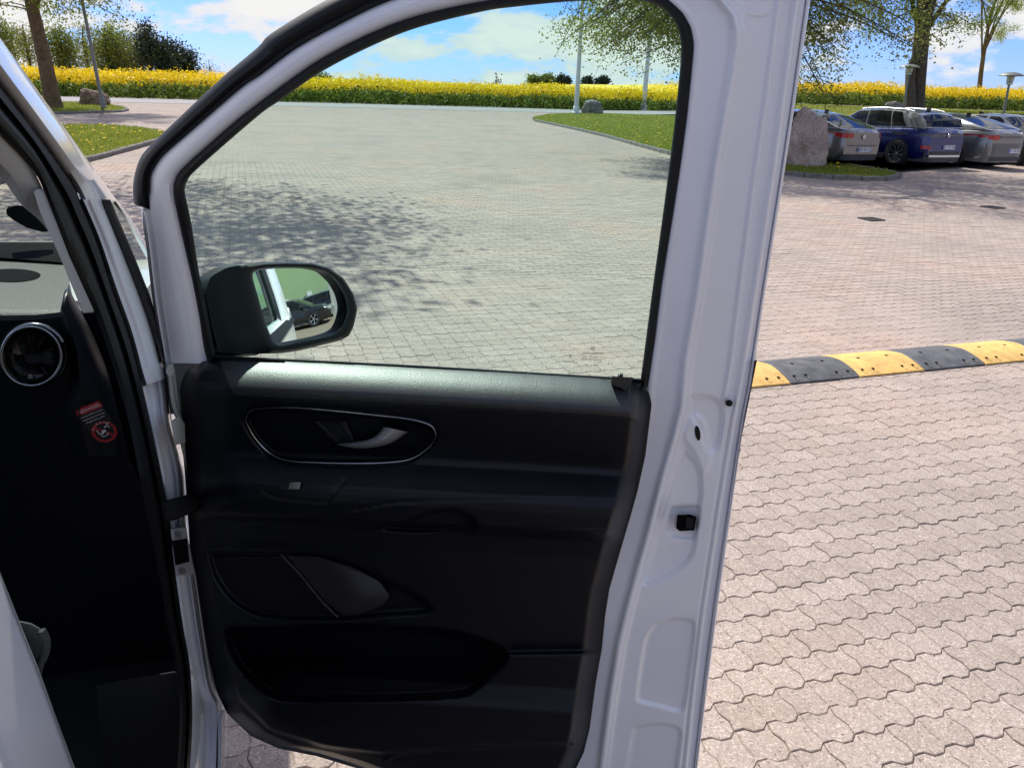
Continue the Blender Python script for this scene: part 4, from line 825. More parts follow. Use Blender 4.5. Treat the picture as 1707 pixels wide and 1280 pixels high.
def vent():
    P = lambda cx, cy, a, b, f, n=64: [cross_pt(x, y, f) for x, y in el(cx, cy, a, b, 0.08, n)]
    root = MB(); A = np.array([P(55, 592, 60, 56, .01), P(55, 592, 56, 53, -.02), P(55, 592, 52, 50, -.018), P(53, 594, 44, 42, .012), P(53, 594, 38, 36, .02), P(53, 594, 2, 2, .022)]); A = np.concatenate([A, A[:, :1]], 1); root.grid(A); v = root.build('air_vent', M['gloss_black'], vanroot, 60)
    mb = MB(); mb.tube(P(52, 594, 50, 49, -.021), .0028, n=10, closed=True); mb.build('vent_ring', M['chrome'], v, 60)
    ringpts = [cross_pt(x, y, -.018) for x, y in el(57, 588, 52, 47, 0.08, 64)[36:60]]; mb = MB(); mb.tube(ringpts, .0035, n=10); mb.build('vent_ring_shine', M['chrome'], v, 60)
    for k in range(10):
        t = k*2*math.pi/10 + .2; mb = MB(); mb.tube([cross_pt(53 + 22*math.cos(t), 596 + 21*math.sin(t), -.004), cross_pt(53 + 39*math.cos(t), 596 + 37*math.sin(t), -.006)], [.0012, .0022], n=6); mb.build('vent_vane', M['graphite'], v, 60)
    plate('vent_knob', [(41, 593), (50, 591), (66, 591), (71, 597), (67, 604), (50, 606), (42, 603)], lambda x, y, w: cross_pt(x, y, -.012 - w), 0, .01, M['graphite'], v)
vent()
def sticker():
    f = -0.012; S = lambda x, y: cross_pt(x, y, f)
    o = S(165, 706); ux = S(185, 664.4) - S(144, 681); u = np.linalg.norm(ux)/44.2; Fm = frame(o, ux, S(152, 640) - S(165, 706)); t = Fm.to_3x3()
    st = MB(); pts = [(-19, 38), (-22, 34), (-22, -18), (-17, -30), (-8, -37), (2, -38), (12, -34), (19, -25), (22, -12), (22, 36), (19, 39), (-16, 39)]
    st.poly([Fm @ Vector((x*u, y*u, .0012)) for x, y in pts]); body = st.build('warning_sticker', M['sticker_black'], vanroot)
    mb = MB(); mb.poly([Fm @ Vector((x*u, y*u, .0018)) for x, y in ((-22, 26), (22, 26), (22, 36), (19, 39), (-16, 39), (-22, 34))]); mb.build('sticker_header', M['sticker_red'], body)
    cx, cy_, ro, ri = 1, -17, 20.5, 16; mb = MB(); n = 48
    a = mb.verts([Fm @ Vector(((cx+ro*math.cos(q))*u, (cy_+ro*math.sin(q))*u, .0018)) for q in np.linspace(0, 6.283, n, endpoint=False)]); b = mb.verts([Fm @ Vector(((cx+ri*math.cos(q))*u, (cy_+ri*math.sin(q))*u, .0018)) for q in np.linspace(0, 6.283, n, endpoint=False)])
    for k in range(n): mb.f.append((a+k, a+(k+1) % n, b+(k+1) % n, b+k))
    c, s = math.cos(-.35 - .55), math.sin(-.35 - .55); mb.poly([Fm @ Vector(((cx + x*c - y*s)*u, (cy_ + x*s + y*c)*u, .0019)) for x, y in ((-16.5, -2), (16.5, -2), (16.5, 2), (-16.5, 2))]); mb.build('sticker_ring', M['sticker_red'], body)
    T = lambda x, y, h: Fm @ Matrix.Translation((x*u, y*u, h))
    text_mesh('sticker_text', 'ADVARSEL', 8.2*u, T(1, 32, .0024), M['sticker_white'], body)
    for k, tx in enumerate(('Anbring ALDRIG et barn', 'i bagudvendt autostol p\u00e5', 'airbagbeskyttet s\u00e6de')): text_mesh('sticker_text', tx, 4.0*u, T(-1, 22 - 6*k, .0024), M['sticker_white'], body)
    for k, ch in enumerate('AIRBAG'):
        q = 2.45 - k*0.34; text_mesh('sticker_text', ch, 5.6*u, T(cx + 18.4*math.cos(q), cy_ + 18.4*math.sin(q), .0026) @ Matrix.Rotation(q - math.pi/2, 4, 'Z'), M['sticker_white'], body)
    mb = MB(); seat = [(-9, -9), (-8, -15), (-5, -25), (4, -24), (5, -20)]; mb.tube([Fm @ Vector((x*u, y*u, .003)) for x, y in seat], .8*u, n=5); mb.tube([Fm @ Vector((x*u, y*u, .003)) for x, y in ((-3, -19), (0, -15), (4, -16))], 2.2*u, n=6); mb.tube([Fm @ Vector((6*u, -8*u, .003)), Fm @ Vector((7*u, -10*u, .003))], 2.0*u, n=8)
    mb.tube([Fm @ Vector((x*u, y*u, .003)) for x, y in ((13, -3), (10.5, -6), (10.5, -9), (13, -13))], .8*u, n=5); mb.build('sticker_pictogram', M['sticker_white'], body)
sticker()
cab_panel('kick_panel', [(160, 1142), (200, 1133), (292, 1118), (300, 1126), (305, 1200), (302, 1300), (172, 1300)], -0.30, 0.04, M['graphite'], 50)
# passenger seat corner
def seat():
    pts = [(-60, 1026), (33, 1034), (52, 1038), (66, 1046), (74, 1058), (78, 1073), (75, 1090), (66, 1112), (50, 1180), (30, 1320), (-60, 1320)]; s = cab_panel('seat', pts, -0.74, 0.25, M['fabric'], 50)
    cord('seat_piping', [(70, 1050), (76, 1062), (78.5, 1074), (75, 1092), (66, 1113), (52, 1180)], lambda x, y, w: cross_pt(x, y, -0.742), 0, .004, M['fabric'], s)
seat()

# ---------------- the rest of the body, which shades the cabin and shows from other sides
mb = MB(); vbox(mb, -3.7, -0.95, -1.83, -0.10, 1.93, 1.97); mb.build('roof', M['white'], vanroot)
mb = MB(); vbox(mb, -3.7, 0.2, -1.86, -0.06, 0.40, 0.46); mb.build('floor_pan', M['rubber'], vanroot)
mb = MB(); vbox(mb, -1.95, -1.90, -1.83, -0.05, 0.46, 1.93); mb.build('bulkhead', M['black'], vanroot)
mb = MB(); vbox(mb, 0.22, 0.26, -1.83, -0.06, 0.46, 1.26); mb.build('firewall', M['black'], vanroot)
mb = MB(); vbox(mb, -3.7, 0.9, -1.90, -1.86, 0.32, 1.24); vbox(mb, -1.3, -1.1, -1.88, -1.80, 1.24, 1.93); vbox(mb, -3.7, -3.5, -1.88, -1.80, 1.24, 1.93); mb.build('far_flank', M['white'], vanroot)
mb = MB(); vbox(mb, -3.5, -1.3, -1.85, -1.84, 1.24, 1.93); mb.build('far_window', M['dark_glass'], vanroot)
mb = MB(); vbox(mb, -3.7, -1.36, -0.06, -0.012, 0.32, 1.22); vbox(mb, -3.7, -1.36, -0.16, -0.10, 1.22, 1.94); mb.build('near_flank', M['white'], vanroot)
mb = MB(); vbox(mb, -3.74, -3.70, -1.83, -0.06, 0.32, 1.95); mb.build('tailgate', M['white'], vanroot)
mb = MB(); A = np.array([[van(f, r, z) for r in np.linspace(-1.80, -0.10, 12)] for f, z in ((0.30, 1.262), (0.55, 1.255), (0.85, 1.235), (1.1, 1.17), (1.25, 1.05), (1.30, .85))]); A[3:, -1] -= VR*.10; A[3:, 0] += VR*.10; mb.grid(A); mb.build('bonnet', M['white'], vanroot, 60)
mb = MB(); vbox(mb, 0.27, 1.18, -1.85, -1.70, 0.35, 1.10); vbox(mb, 0.27, 1.15, -0.16, -0.06, 0.35, 1.10); vbox(mb, 1.1, 1.25, -1.75, -0.15, 0.3, 0.9); mb.build('front_wing', M['white'], vanroot)
mb = MB(); mb.poly([van(0.62, -1.75, 1.25), van(0.62, -0.16, 1.25), van(-0.95, -0.20, 1.93), van(-0.95, -1.72, 1.93)]); mb.build('windscreen', M['screen_glass'], vanroot)
for f, r in ((0.55, -0.02), (-2.55, -0.02), (0.55, -1.66), (-2.55, -1.66)):
    Mx = frame(van(f, r - .22, .34), VF, (0, 0, 1)); mb = MB(); mb.lathe([(.20, 0), (.33, 0), (.34, .04), (.34, .18), (.33, .22), (.20, .22), (.18, .18), (.02, .17)], 32, Mx); mb.build('wheel', M['tyre'], vanroot, 40)
# @@OUTDOORS
# ------------------------------------------------------------------ speed bump
def speed_bump():
    near = ground_at(1318, 642); d = np.array([math.sin(rad(71.3)), math.cos(rad(71.3)), 0]); ac = np.array([-d[1], d[0], 0]); ln, dep, hh = 0.545, 0.42, 0.058
    root = empty('speed_bump', tuple(near)); tag(root, 'yellow and black rubber speed bump bolted across the pink paving', 'speed bump'); bpy.context.view_layer.update()
    prof = [(0, 0.004), (0.002, 0.014), (0.03, 0.024), (0.07, 0.036), (0.12, 0.047), (0.17, 0.055), (0.21, hh), (0.25, 0.055), (0.30, 0.047), (0.35, 0.036), (0.39, 0.024), (0.418, 0.014), (0.42, 0.004)]
    def top(a): return float(np.interp(a, [p[0] for p in prof], [p[1] for p in prof]))
    for k in range(-1, 8):
        yellow = k % 2 == 1; s0, s1 = k*ln + .003, (k+1)*ln - .003; mb = MB(); us = [s0, s0 + .004] + list(np.linspace(s0 + .02, s1 - .02, 5)) + [s1 - .004, s1]
        P = np.array([[near + d*u + ac*a + np.array([0, 0, z - (0.004 if u in (us[0], us[-1]) else 0)]) for a, z in prof] for u in us]); mb.grid(P)
        for e in (0, len(us)-1): mb.f.append(tuple(e*len(prof) + q for q in range(len(prof))))
        o = mb.build('bump_module', M['bump_yellow'] if yellow else M['bump_black'], root, 40)
        for u in (0.06, 0.15, 0.395, 0.485):
            for a0, a1 in ((0.04, 0.066),) + (((0.20, 0.222),) if u in (.15, .395) else ()):
                w = .011; hole = MB(); c = [near + d*(s0 + u + q) + ac*a + np.array([0, 0, top(a) + .0015]) for q, a in ((-w, a0), (w, a0), (w, a1), (-w, a1))]; hole.poly(c); hole.build('bolt_pocket', M['void'], o)
                if a0 < .1:
                    r = MB(); c = [near + d*(s0 + u + q) + ac*a + np.array([0, 0, top(a) + .003]) for q, a in ((-.002, a0 - .022), (w*1.5, a0 - .022), (w*1.2, a0 + .006), (-.006, a0 + .006))]; r.poly(c); r.build('pocket_lip', M['bump_yellow'] if yellow else M['kerb'], o)
    return root
speed_bump()

# ------------------------------------------------------------------ gully grates in the paving
def grate(px, py, label, yaw):
    p = ground_at(px, py); root = MB(); R = Matrix.Rotation(yaw, 3, 'Z'); s = .25
    for a in (-1, 1): root.box(Vector(p) + R @ Vector((a*s/2, 0, .004)), (.03, s + .03, .03), R); root.box(Vector(p) + R @ Vector((0, a*s/2, .004)), (s - .03, .03, .03), R)
    f = root.build('drain_grate', M['iron']); tag(f, label, 'drain grate', 'gully grates in the yard paving')
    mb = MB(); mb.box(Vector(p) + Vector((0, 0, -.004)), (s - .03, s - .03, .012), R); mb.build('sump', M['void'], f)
    for k in range(7): mb = MB(); mb.box(Vector(p) + R @ Vector(((k-3)*.042, 0, .008)), (.020, s - .035, .02), R); mb.build('bar', M['iron'], f)
grate(1452, 367, 'dark iron gully grate sunk in the paving nearer the speed bump', rad(19)); grate(1655, 347, 'dark iron gully grate in the paving nearer the parked cars', rad(19))

# ------------------------------------------------------------------ boulders
def boulder(name, label, base, size, mat, seed, rot=0.0, sharp=0.35, tip=0.0, group='boulders set on the lawns', shape=None):
    bm = bmesh.new(); bmesh.ops.create_cube(bm, size=2); bmesh.ops.subdivide_edges(bm, edges=bm.edges[:], cuts=22, use_grid_fill=True); rg = np.random.default_rng(seed)
    planes = []
    for k in range(11):
        n = rg.normal(0, 1, 3); n[2] = abs(n[2])*0.8 - .15; n /= np.linalg.norm(n); planes.append((Vector(n), rg.uniform(.72, .98)))
    from mathutils import noise as mn
    for v in bm.verts:
        p = v.co.copy(); s = p.normalized(); q = p.lerp(s*1.12, 0.72)
        if shape: q = shape(q)
        for n, dd in planes:
            e = q.dot(n) - dd
            if e > 0: q -= n*e*0.85
        q += s*(mn.fractal(q*1.7 + Vector((seed*3.1, 0, 0)), 1.0, 2.1, 5)*0.09*(1+sharp)); q += s*(mn.ridged_multi_fractal(q*2.6 + Vector((seed, 5, 0)), 0.9, 2.1, 5, 1.0, 2.0)*.085 - .085)
        v.co = Vector((q.x*size[0]/2, q.y*size[1]/2, (q.z + .62)*size[2]/1.62))
    bmesh.ops.rotate(bm, verts=bm.verts, matrix=Matrix.Rotation(rot, 3, 'Z')); me = bpy.data.meshes.new(name); bm.to_mesh(me); bm.free(); smooth_mesh(me, 24)
    o = add(name, me, mat); o.location = (base[0], base[1], base[2] + .05); tag(o, label, 'boulder', group); return o
def standing(q):
    k = 1 - 0.24*max(0, q.z)**1.2; q = Vector((q.x*k + 0.04*q.z, q.y*k, q.z))
    for n, d in ((Vector((.10, -.22, 1)), .90), (Vector((-.80, -.25, .50)), .92), (Vector((-.35, -.75, .55)), 1.0), (Vector((.85, -.3, .35)), .96), (Vector((-.95, -.3, .0)), .88), (Vector((.1, -1, .10)), .84)):
        e = q.dot(n.normalized()) - d
        if e > 0: q -= n.normalized()*e
    return q
b = ground_at(1336, 281.5); boulder('boulder', 'tall pinkish granite boulder standing on the kerbed lawn beside the silver car', b, (1.0, .85, 1.36), M['granite_pink'], 5, rad(12), .5, shape=standing)
b = ground_at(157, 178); boulder('boulder', 'rounded brown boulder beside the thin grey pole by the road', b, (1.35, 1.0, .78), M['granite_brown'], 8, rad(20))
b = ground_at(986, 191.5); boulder('boulder', 'grey boulder beside the white flagpole, seen through the van window', b, (1.35, 1.0, .80), M['granite_grey'], 12, rad(-10))
b = ground_at(1487, 185); boulder('boulder', 'pale boulder on the bank beside the thick forked tree trunk', b, (1.0, .8, .42), M['granite_grey'], 15, rad(30))
b = ground_at(1660, 181); boulder('boulder', 'pinkish boulder on the bank between the slim tree and the lamp', b, (.60, .5, .34), M['granite_pink'], 21, rad(0))

# ------------------------------------------------------------------ poles and lamps
def pole(label, px, py, h, r0, r1, mat, cat='flagpole', group=None, lean=(0, 0), base=True):
    p = ground_at(px, py); root = empty(cat if cat != 'pole' else 'grey_pole', tuple(p)); tag(root, label, cat, group); bpy.context.view_layer.update()
    mb = MB(); mb.tube([p, p + np.array([lean[0]*.5, lean[1]*.5, h*.5]), p + np.array([lean[0], lean[1], h])], [r0, (r0+r1)/2, r1], n=14); mb.build('mast', mat, root, 60)
    mb = MB(); mb.lathe([(r0*1.9, 0), (r0*1.9, .10), (r0*1.3, .14), (r0*1.25, .45), (r0*1.02, .48)], 16, Matrix.Translation(Vector(p) + Vector((0, 0, .05)))); mb.build('base_collar', mat, root, 50)
    mb = MB(); mb.lathe([(r1*.4, 0), (r1*2, .05), (r1*2, .12), (r1*.6, .18)], 14, Matrix.Translation(Vector(p) + Vector((lean[0], lean[1], h)))); mb.build('cap', mat, root, 60)
pole('thin dark grey pole beside the brown boulder near the road', 173, 184, 9.5, .085, .045, M['pole_grey'], cat='pole', lean=(-.55, .1))
pole('white flagpole beside the grey boulder, seen through the van window', 960, 192, 9.0, .16, .09, M['pole_white'], group='white flagpoles on the lawn')
pole('white flagpole further right on the lawn, against the tree crown', 1072, 186.5, 9.0, .21, .12, M['pole_white'], group='white flagpoles on the lawn')
def lamp(label, px, py, headpx, headpy):
    p = ground_at(px, py); t = at_depth(headpx, headpy, p[1]); h = t[2] - p[2]; root = empty('park_lamp', tuple(p)); tag(root, label, 'lamp', 'mushroom lamps on the bank'); bpy.context.view_layer.update()
    top = np.array([t[0], t[1], t[2]]); mb = MB(); mb.tube([p, top - [0, 0, .35]], [.055, .045], n=12); mb.build('post', M['lamp_metal'], root, 60)
    T = Matrix.Translation(Vector(top)); mb = MB(); mb.lathe([(.045, -.36), (.12, -.33), (.12, -.27), (.07, -.25), (.13, -.22), (.14, -.05), (.05, -.02)], 18, T); mb.build('lantern', M['lamp_glass'], root, 50)
    mb = MB(); mb.lathe([(.44, -.03), (.445, -.015), (.40, .035), (.26, .09), (.10, .115), (.01, .12)], 28, T); mb.lathe([(.43, -.028), (.25, .06), (.02, .09)], 28, T, cap=False); mb.build('lamp_shade', M['lamp_metal'], root, 60)
    for a in (0, 2.09, 4.19): mb = MB(); mb.tube([top + [.11*math.cos(a), .11*math.sin(a), -.27], top + [.16*math.cos(a), .16*math.sin(a), .03]], .012, n=6); mb.build('bracket', M['lamp_metal'], root)
lamp('mushroom lamp in front of the thick forked tree trunk', 1505, 190, 1517, 112); lamp('mushroom lamp at the right edge, above the last silver car', 1667, 218, 1686, 126)

# ------------------------------------------------------------------ trees
def leaf_cards(c, size, rg, ratio=.62):
    n = len(c); a = rg.normal(0, 1, (n, 3)); a /= np.linalg.norm(a, axis=1)[:, None]; b = rg.normal(0, 1, (n, 3)); b -= (b*a).sum(1)[:, None]*a; b /= np.linalg.norm(b, axis=1)[:, None]
    sz = size*rg.uniform(.6, 1.3, n); a *= sz[:, None]; b *= (sz*ratio)[:, None]; return np.stack([c-a, c-b*1.0, c+a, c+b], 1).reshape(-1, 3)
def tree(name, label, base, top, trunk_r, crown_c, crown_r, clumps, per, leaf, lmat, bmat, seed, group=None, fork=.45, low=None, spread=.55, cat='tree', trunk_pts=None, twigs=True, extra=None, nseg=10, clump_sd=.45):
    rg = np.random.default_rng(seed); base = np.array(base, float); top = np.array(top, float); root = empty(name, tuple(base)); tag(root, label, cat, group); bpy.context.view_layer.update()
    tp = trunk_pts if trunk_pts is not None else [base - [0, 0, .2], base + (top-base)*.06, base + (top-base)*.35 + rg.normal(0, .06, 3)*[1, 1, 0], base + (top-base)*.7 + rg.normal(0, .12, 3)*[1, 1, 0], top]
    tp = resample(tp, 12); rr = trunk_r*np.interp(np.linspace(0, 1, 12), [0, .05, .15, .5, 1], [1.45, 1.12, 1.0, .78, .25]); mb = MB(); mb.tube(tp, rr, n=nseg); mb.build('trunk', bmat, root, 60)
    C = np.array(crown_c, float); Rr = np.array(crown_r, float); n = clumps
    d = rg.normal(0, 1, (n, 3)); d /= np.linalg.norm(d, axis=1)[:, None]; cl = C + d*Rr*(rg.random(n)[:, None]**(1/3.)*.95)
    if low is not None: cl = cl[cl[:, 2] > low]
    if extra is not None: cl = np.concatenate([cl, np.array(extra, float)])
    n = len(cl); br = MB(); L = 7; limbs = []
    for k in range(L):
        a = 2*math.pi*k/L + rg.uniform(-.3, .3); i = rg.integers(4, 9); s = tp[i]; e = C + np.array([math.cos(a)*Rr[0]*.62, math.sin(a)*Rr[1]*.62, rg.uniform(-.35, .6)*Rr[2]]); m = (s+e)/2 + [0, 0, .12*Rr[2]] + rg.normal(0, .12, 3); q = resample([s, m, e], 8); limbs.append(q); br.tube(q, np.linspace(trunk_r*.42, trunk_r*.10, 8), n=7)
    limbs.append(tp[5:]); allp = np.concatenate(limbs)
    if twigs:
        for c in cl:
            j = np.argmin(((allp - c)**2).sum(1) + rg.random(len(allp))*.3); s = allp[j]; m = (s+c)/2 + rg.normal(0, .10, 3) + [0, 0, .10*np.linalg.norm(c-s)]; q = resample([s, m, c + (c-m)*.25], 5); br.tube(q, np.linspace(max(.012, trunk_r*.10), .006, 5), n=4, cap=False)
            for _ in range(3):
                e = c + rg.normal(0, clump_sd, 3); br.tube([m*.4 + c*.6, (c+e)/2 + rg.normal(0, .06, 3), e], [.009, .006, .004], n=3, cap=False)
    br.build('branches', bmat, root, 60)
    cen = np.repeat(cl, per, 0) + rg.normal(0, 1, (n*per, 3))*np.array([clump_sd, clump_sd, clump_sd*.75]); V = leaf_cards(cen, leaf, rg); me = fast_mesh('crown', V, quads=np.arange(len(V)).reshape(-1, 4)); add('crown', me, lmat, root); return root
# left: tree by the pole
p = ground_at(90, 183)
tree('roadside_tree', 'tree with warm brown trunk at the left edge beside the pole', p, p + [-.5, 0, 9.5], .32, p + [-.4, 0, 8.0], (5.2, 5.2, 3.8), 170, 210, .055, M['leaf_bright'], M['bark_warm'], 31, clump_sd=.38, low=3.6, trunk_pts=[p - [0, 0, .2], p + [0, 0, .4], p + [-.05, 0, 2.2], p + [-.25, 0, 5.0], p + [-.5, 0, 9]],
     extra=[p + [x, RNG.uniform(-1.5, 1.5), z] for x, z in ((1.2, 4.2), (1.9, 4.0), (2.5, 4.5), (3.0, 3.9), (-1.2, 4.1), (-1.8, 3.7), (.5, 4.3), (2.9, 4.7), (-.6, 4.3), (1.3, 4.8), (2.2, 4.9), (-2.2, 4.4))])
# near left, out of the picture: its branches throw the dappled shade on the yard
p = np.array([-9.8, 13.9, 0.0])
tree('yard_tree', 'sparse spring tree on the near island whose branch shadows fall across the paving', p, p + [.3, 0, 10.5], .17, p + [2.2, .2, 7.2], (3.9, 4.9, 2.6), 210, 60, .070, M['leaf_bright'], M['bark'], 32, clump_sd=.42, low=4.6)
# middle: drooping olive crown over the island
p = ground_at(1236, 268)
tree('island_tree', 'spreading tree with drooping olive budding branches behind the open door', p, p + [0, 0, 9.0], .30, p + [-.4, 0, 6.5], (5.0, 4.6, 4.3), 270, 260, .036, M['leaf_olive'], M['bark'], 33, low=2.5, clump_sd=.34,
     extra=[p + [x, RNG.uniform(-2.2, 1.6), z] for x, z in ((-4.9, 3.9), (-4.4, 3.2), (-3.9, 2.75), (-4.7, 4.6), (-5.1, 4.3), (-3.4, 2.9), (-3.0, 2.5), (-2.4, 2.75), (-2.0, 2.5), (-3.4, 3.6), (-2.6, 3.3), (-1.4, 2.9), (-1.0, 2.6), (-.4, 2.8), (1.2, 2.3), (1.8, 2.0), (2.3, 2.2), (2.7, 2.7), (3.2, 2.9), (2.2, 3.0), (3.6, 3.2), (4.1, 3.6), (1.6, 2.6), (2.6, 3.4), (3.4, 3.9), (4.4, 4.2), (1.4, 1.8), (-4.2, 4.4), (-3.7, 4.0), (-3.0, 4.2), (-2.2, 4.0), (-3.5, 4.8), (-2.6, 4.7), (-1.7, 3.6), (-1.2, 4.2), (-4.5, 5.2), (-.6, 3.5), (-2.9, 3.1), (-3.8, 3.3), (-1.9, 3.1))] + [p + [x, RNG.uniform(-2.5, 2.0), z] for x, z in zip(RNG.uniform(-4.9, 2.6, 110), RNG.uniform(2.9, 5.6, 110))])
# right: forked maple and slim maple on the bank
p = ground_at(1527, 186); top = at_depth(1548, 20, p[1])
tree('bank_tree', 'thick forked dark maple trunk rising behind the blue car', p, top + [.4, 0, 4.5], .36, top + [.3, 0, 4.2], (6.2, 5.5, 4.0), 200, 260, .058, M['leaf_maple'], M['bark'], 34, clump_sd=.36, low=top[2] - .9, trunk_pts=[p - [0, 0, .2], p + [0, 0, .3], p*.5 + top*.5 + [-.05, 0, 0], top, top + [.8, 0, 4]],
     extra=[top + [x, RNG.uniform(-1.5, 1.5), z] for x, z in ((-2.6, -.2), (-2.0, -.7), (-1.4, -.5), (1.0, -.6), (1.7, -.4), (2.3, -.8), (-3.2, .2), (-3.6, -.3), (.9, .1), (-.8, .2), (2.9, -.3), (-2.9, -1.1), (3.4, .1), (-4.3, .1))])
p2 = p; q0 = ground_at(1521, 186); s_ = at_depth(1523, 100, p[1]); e_ = at_depth(1562, -40, p[1]); mb = MB(); mb.tube(resample([q0 - [.1, .15, .1], s_ + [-.12, -.12, -.6], s_ + [.05, -.15, .2], e_ + [-.9, -.2, 0], e_ + [-1.3, 0, 3]], 14), np.linspace(.30, .15, 14), n=10); mb.build('second_stem', M['bark'], [o for o in bpy.data.objects if o.name == 'bank_tree'][0], 60)
p = ground_at(1628, 179.5); top = at_depth(1652, 25, p[1])
tree('bank_tree', 'slim leaning maple trunk right of the thick forked tree', p, top + [.5, 0, 4.0], .25, top + [.7, 0, 3.6], (4.4, 4.4, 3.6), 130, 260, .058, M['leaf_maple'], M['bark'], 35, clump_sd=.36, low=top[2] - 1.2, trunk_pts=[p - [0, 0, .2], p + [.05, 0, .4], p*.55 + top*.45 + [-.12, 0, 0], top, top + [.5, 0, 3]],
     extra=[top + [x, RNG.uniform(-1.2, 1.2), z] for x, z in ((1.0, -1.6), (1.5, -1.9), (2.0, -1.5), (.6, -1.0), (1.9, -2.2), (-.8, -.5), (2.4, -1.2))])

# wood beyond the field on the left
wood = [(-150, 40, 118, 'f'), (-70, 34, 124, 'p'), (8, 30, 116, 'f'), (52, 38, 128, 'p'), (108, 44, 120, 'f'), (150, 40, 126, 'p'), (186, 42, 117, 'f'), (215, 46, 124, 'f'), (236, 56, 119, 'p'), (252, 34, 115, 'c'), (276, 66, 117, 'c'), (292, 66, 121, 'c'), (312, 80, 123, 'c'), (350, 98, 150, 'b')]
wl = {'f': 'fresh green wood-edge tree', 'p': 'pale half-bare wood-edge tree', 'c': 'dark pine', 'b': 'small bare tree'}
where = ['left of the picture edge, last of the row', 'seen left of the brown trunk, outer one', 'seen just left of the brown trunk', 'behind the brown trunk, left one', 'just right of the brown trunk', 'left of the thin grey pole', 'behind the thin grey pole, left one', 'right of the thin grey pole', 'beside the tallest pine', 'tallest of the pines at the wood end', 'left in the low pine clump', 'middle of the low pine clump', 'rightmost in the low pine clump', 'beside the grey roof']
for k, (px, py, Y, kd) in enumerate(wood):
    b = at_depth(px, 127, Y); b[2] = -0.1; t = at_depth(px, py, Y); H = t[2]; nm = {'f': 'wood_tree', 'p': 'wood_tree', 'c': 'pine_tree', 'b': 'bare_tree'}[kd]
    w = {'f': .30, 'p': .27, 'c': .11 if px == 252 else .17, 'b': .5}[kd]
    tree(nm, wl[kd] + ' ' + where[k], b, b + [0, 0, H*.96], .26 if kd != 'b' else .12, b + [0, 0, H*(.55 if kd != 'c' else .58)], (H*w, H*w, H*(.47 if kd != 'c' else .43)), {'f': 95, 'p': 80, 'c': 60, 'b': 26}[kd], {'f': 46, 'p': 30, 'c': 44, 'b': 8}[kd], {'f': .17, 'p': .15, 'c': .18, 'b': .10}[kd], M[{'f': 'leaf_far', 'p': 'leaf_far_pale', 'c': 'needle', 'b': 'leaf_far_pale'}[kd]], M['bark'], 60 + k, group='wood beyond the rape field', clump_sd=.75, nseg=6)
far = [(536, 128, 150, 'low shrubby tree showing above the rape beside the door frame'), (890, 128, 320, 'distant round tree above the rape, left of its group'), (913, 125, 320, 'distant tallest round tree above the rape'), (937, 127, 320, 'distant round tree left of the white flagpole'), (979, 129, 310, 'distant thin tree just right of the white flagpole'), (1004, 130, 310, 'distant dark round tree between the flagpoles'), (828, 129, 260, 'tiny bare distant tree alone above the yellow field')]
for k, (px, py, Y, lab) in enumerate(far):
    b = at_depth(px, 140, Y); b[2] = 0; t = at_depth(px, py, Y); H = t[2]*1.0
    tree('distant_tree', lab, b, b + [0, 0, H*.95], .25, b + [0, 0, H*.6], (H*.55 if k not in (4, 6) else H*.3, H*.5, H*.42), 40 if k != 6 else 10, 34 if k != 6 else 5, .45 if k else .22, M['leaf_far' if k in (0, 1, 2) else 'needle'] if k != 6 else M['bark'], M['bark'], 90 + k, group='trees on the horizon', clump_sd=.8, nseg=6)
# grey roofed building beyond the field
def barn():
    Y = 150; a = at_depth(318, 119, Y); b_ = at_depth(372, 132, Y); root = empty('barn', (a[0], a[1], 0)); tag(root, 'low building with pale grey roof at the end of the wood', 'building'); bpy.context.view_layer.update()
    ridge = a[2] + .25; L = 16; x0 = a[0] - 6; x1 = a[0] + 7.5; mb = MB()
    mb.poly([(x0, Y - 4, ridge - 1.9), (x1, Y - 4, ridge - 1.9), (x1 - .8, Y, ridge - .1), (x0, Y, ridge + .3)]); mb.poly([(x0, Y, ridge + .3), (x1 - .8, Y, ridge - .1), (x1, Y + 4, ridge - 1.9), (x0, Y + 4, ridge - 1.9)]); mb.build('roof', M['roof_grey'], root)
    mb = MB(); mb.box(((x0+x1)/2, Y, (ridge - 2.0)/2), (x1 - x0 - .8, 7.4, ridge - 2.0)); mb.build('wall', M['white_wall'], root)
barn()
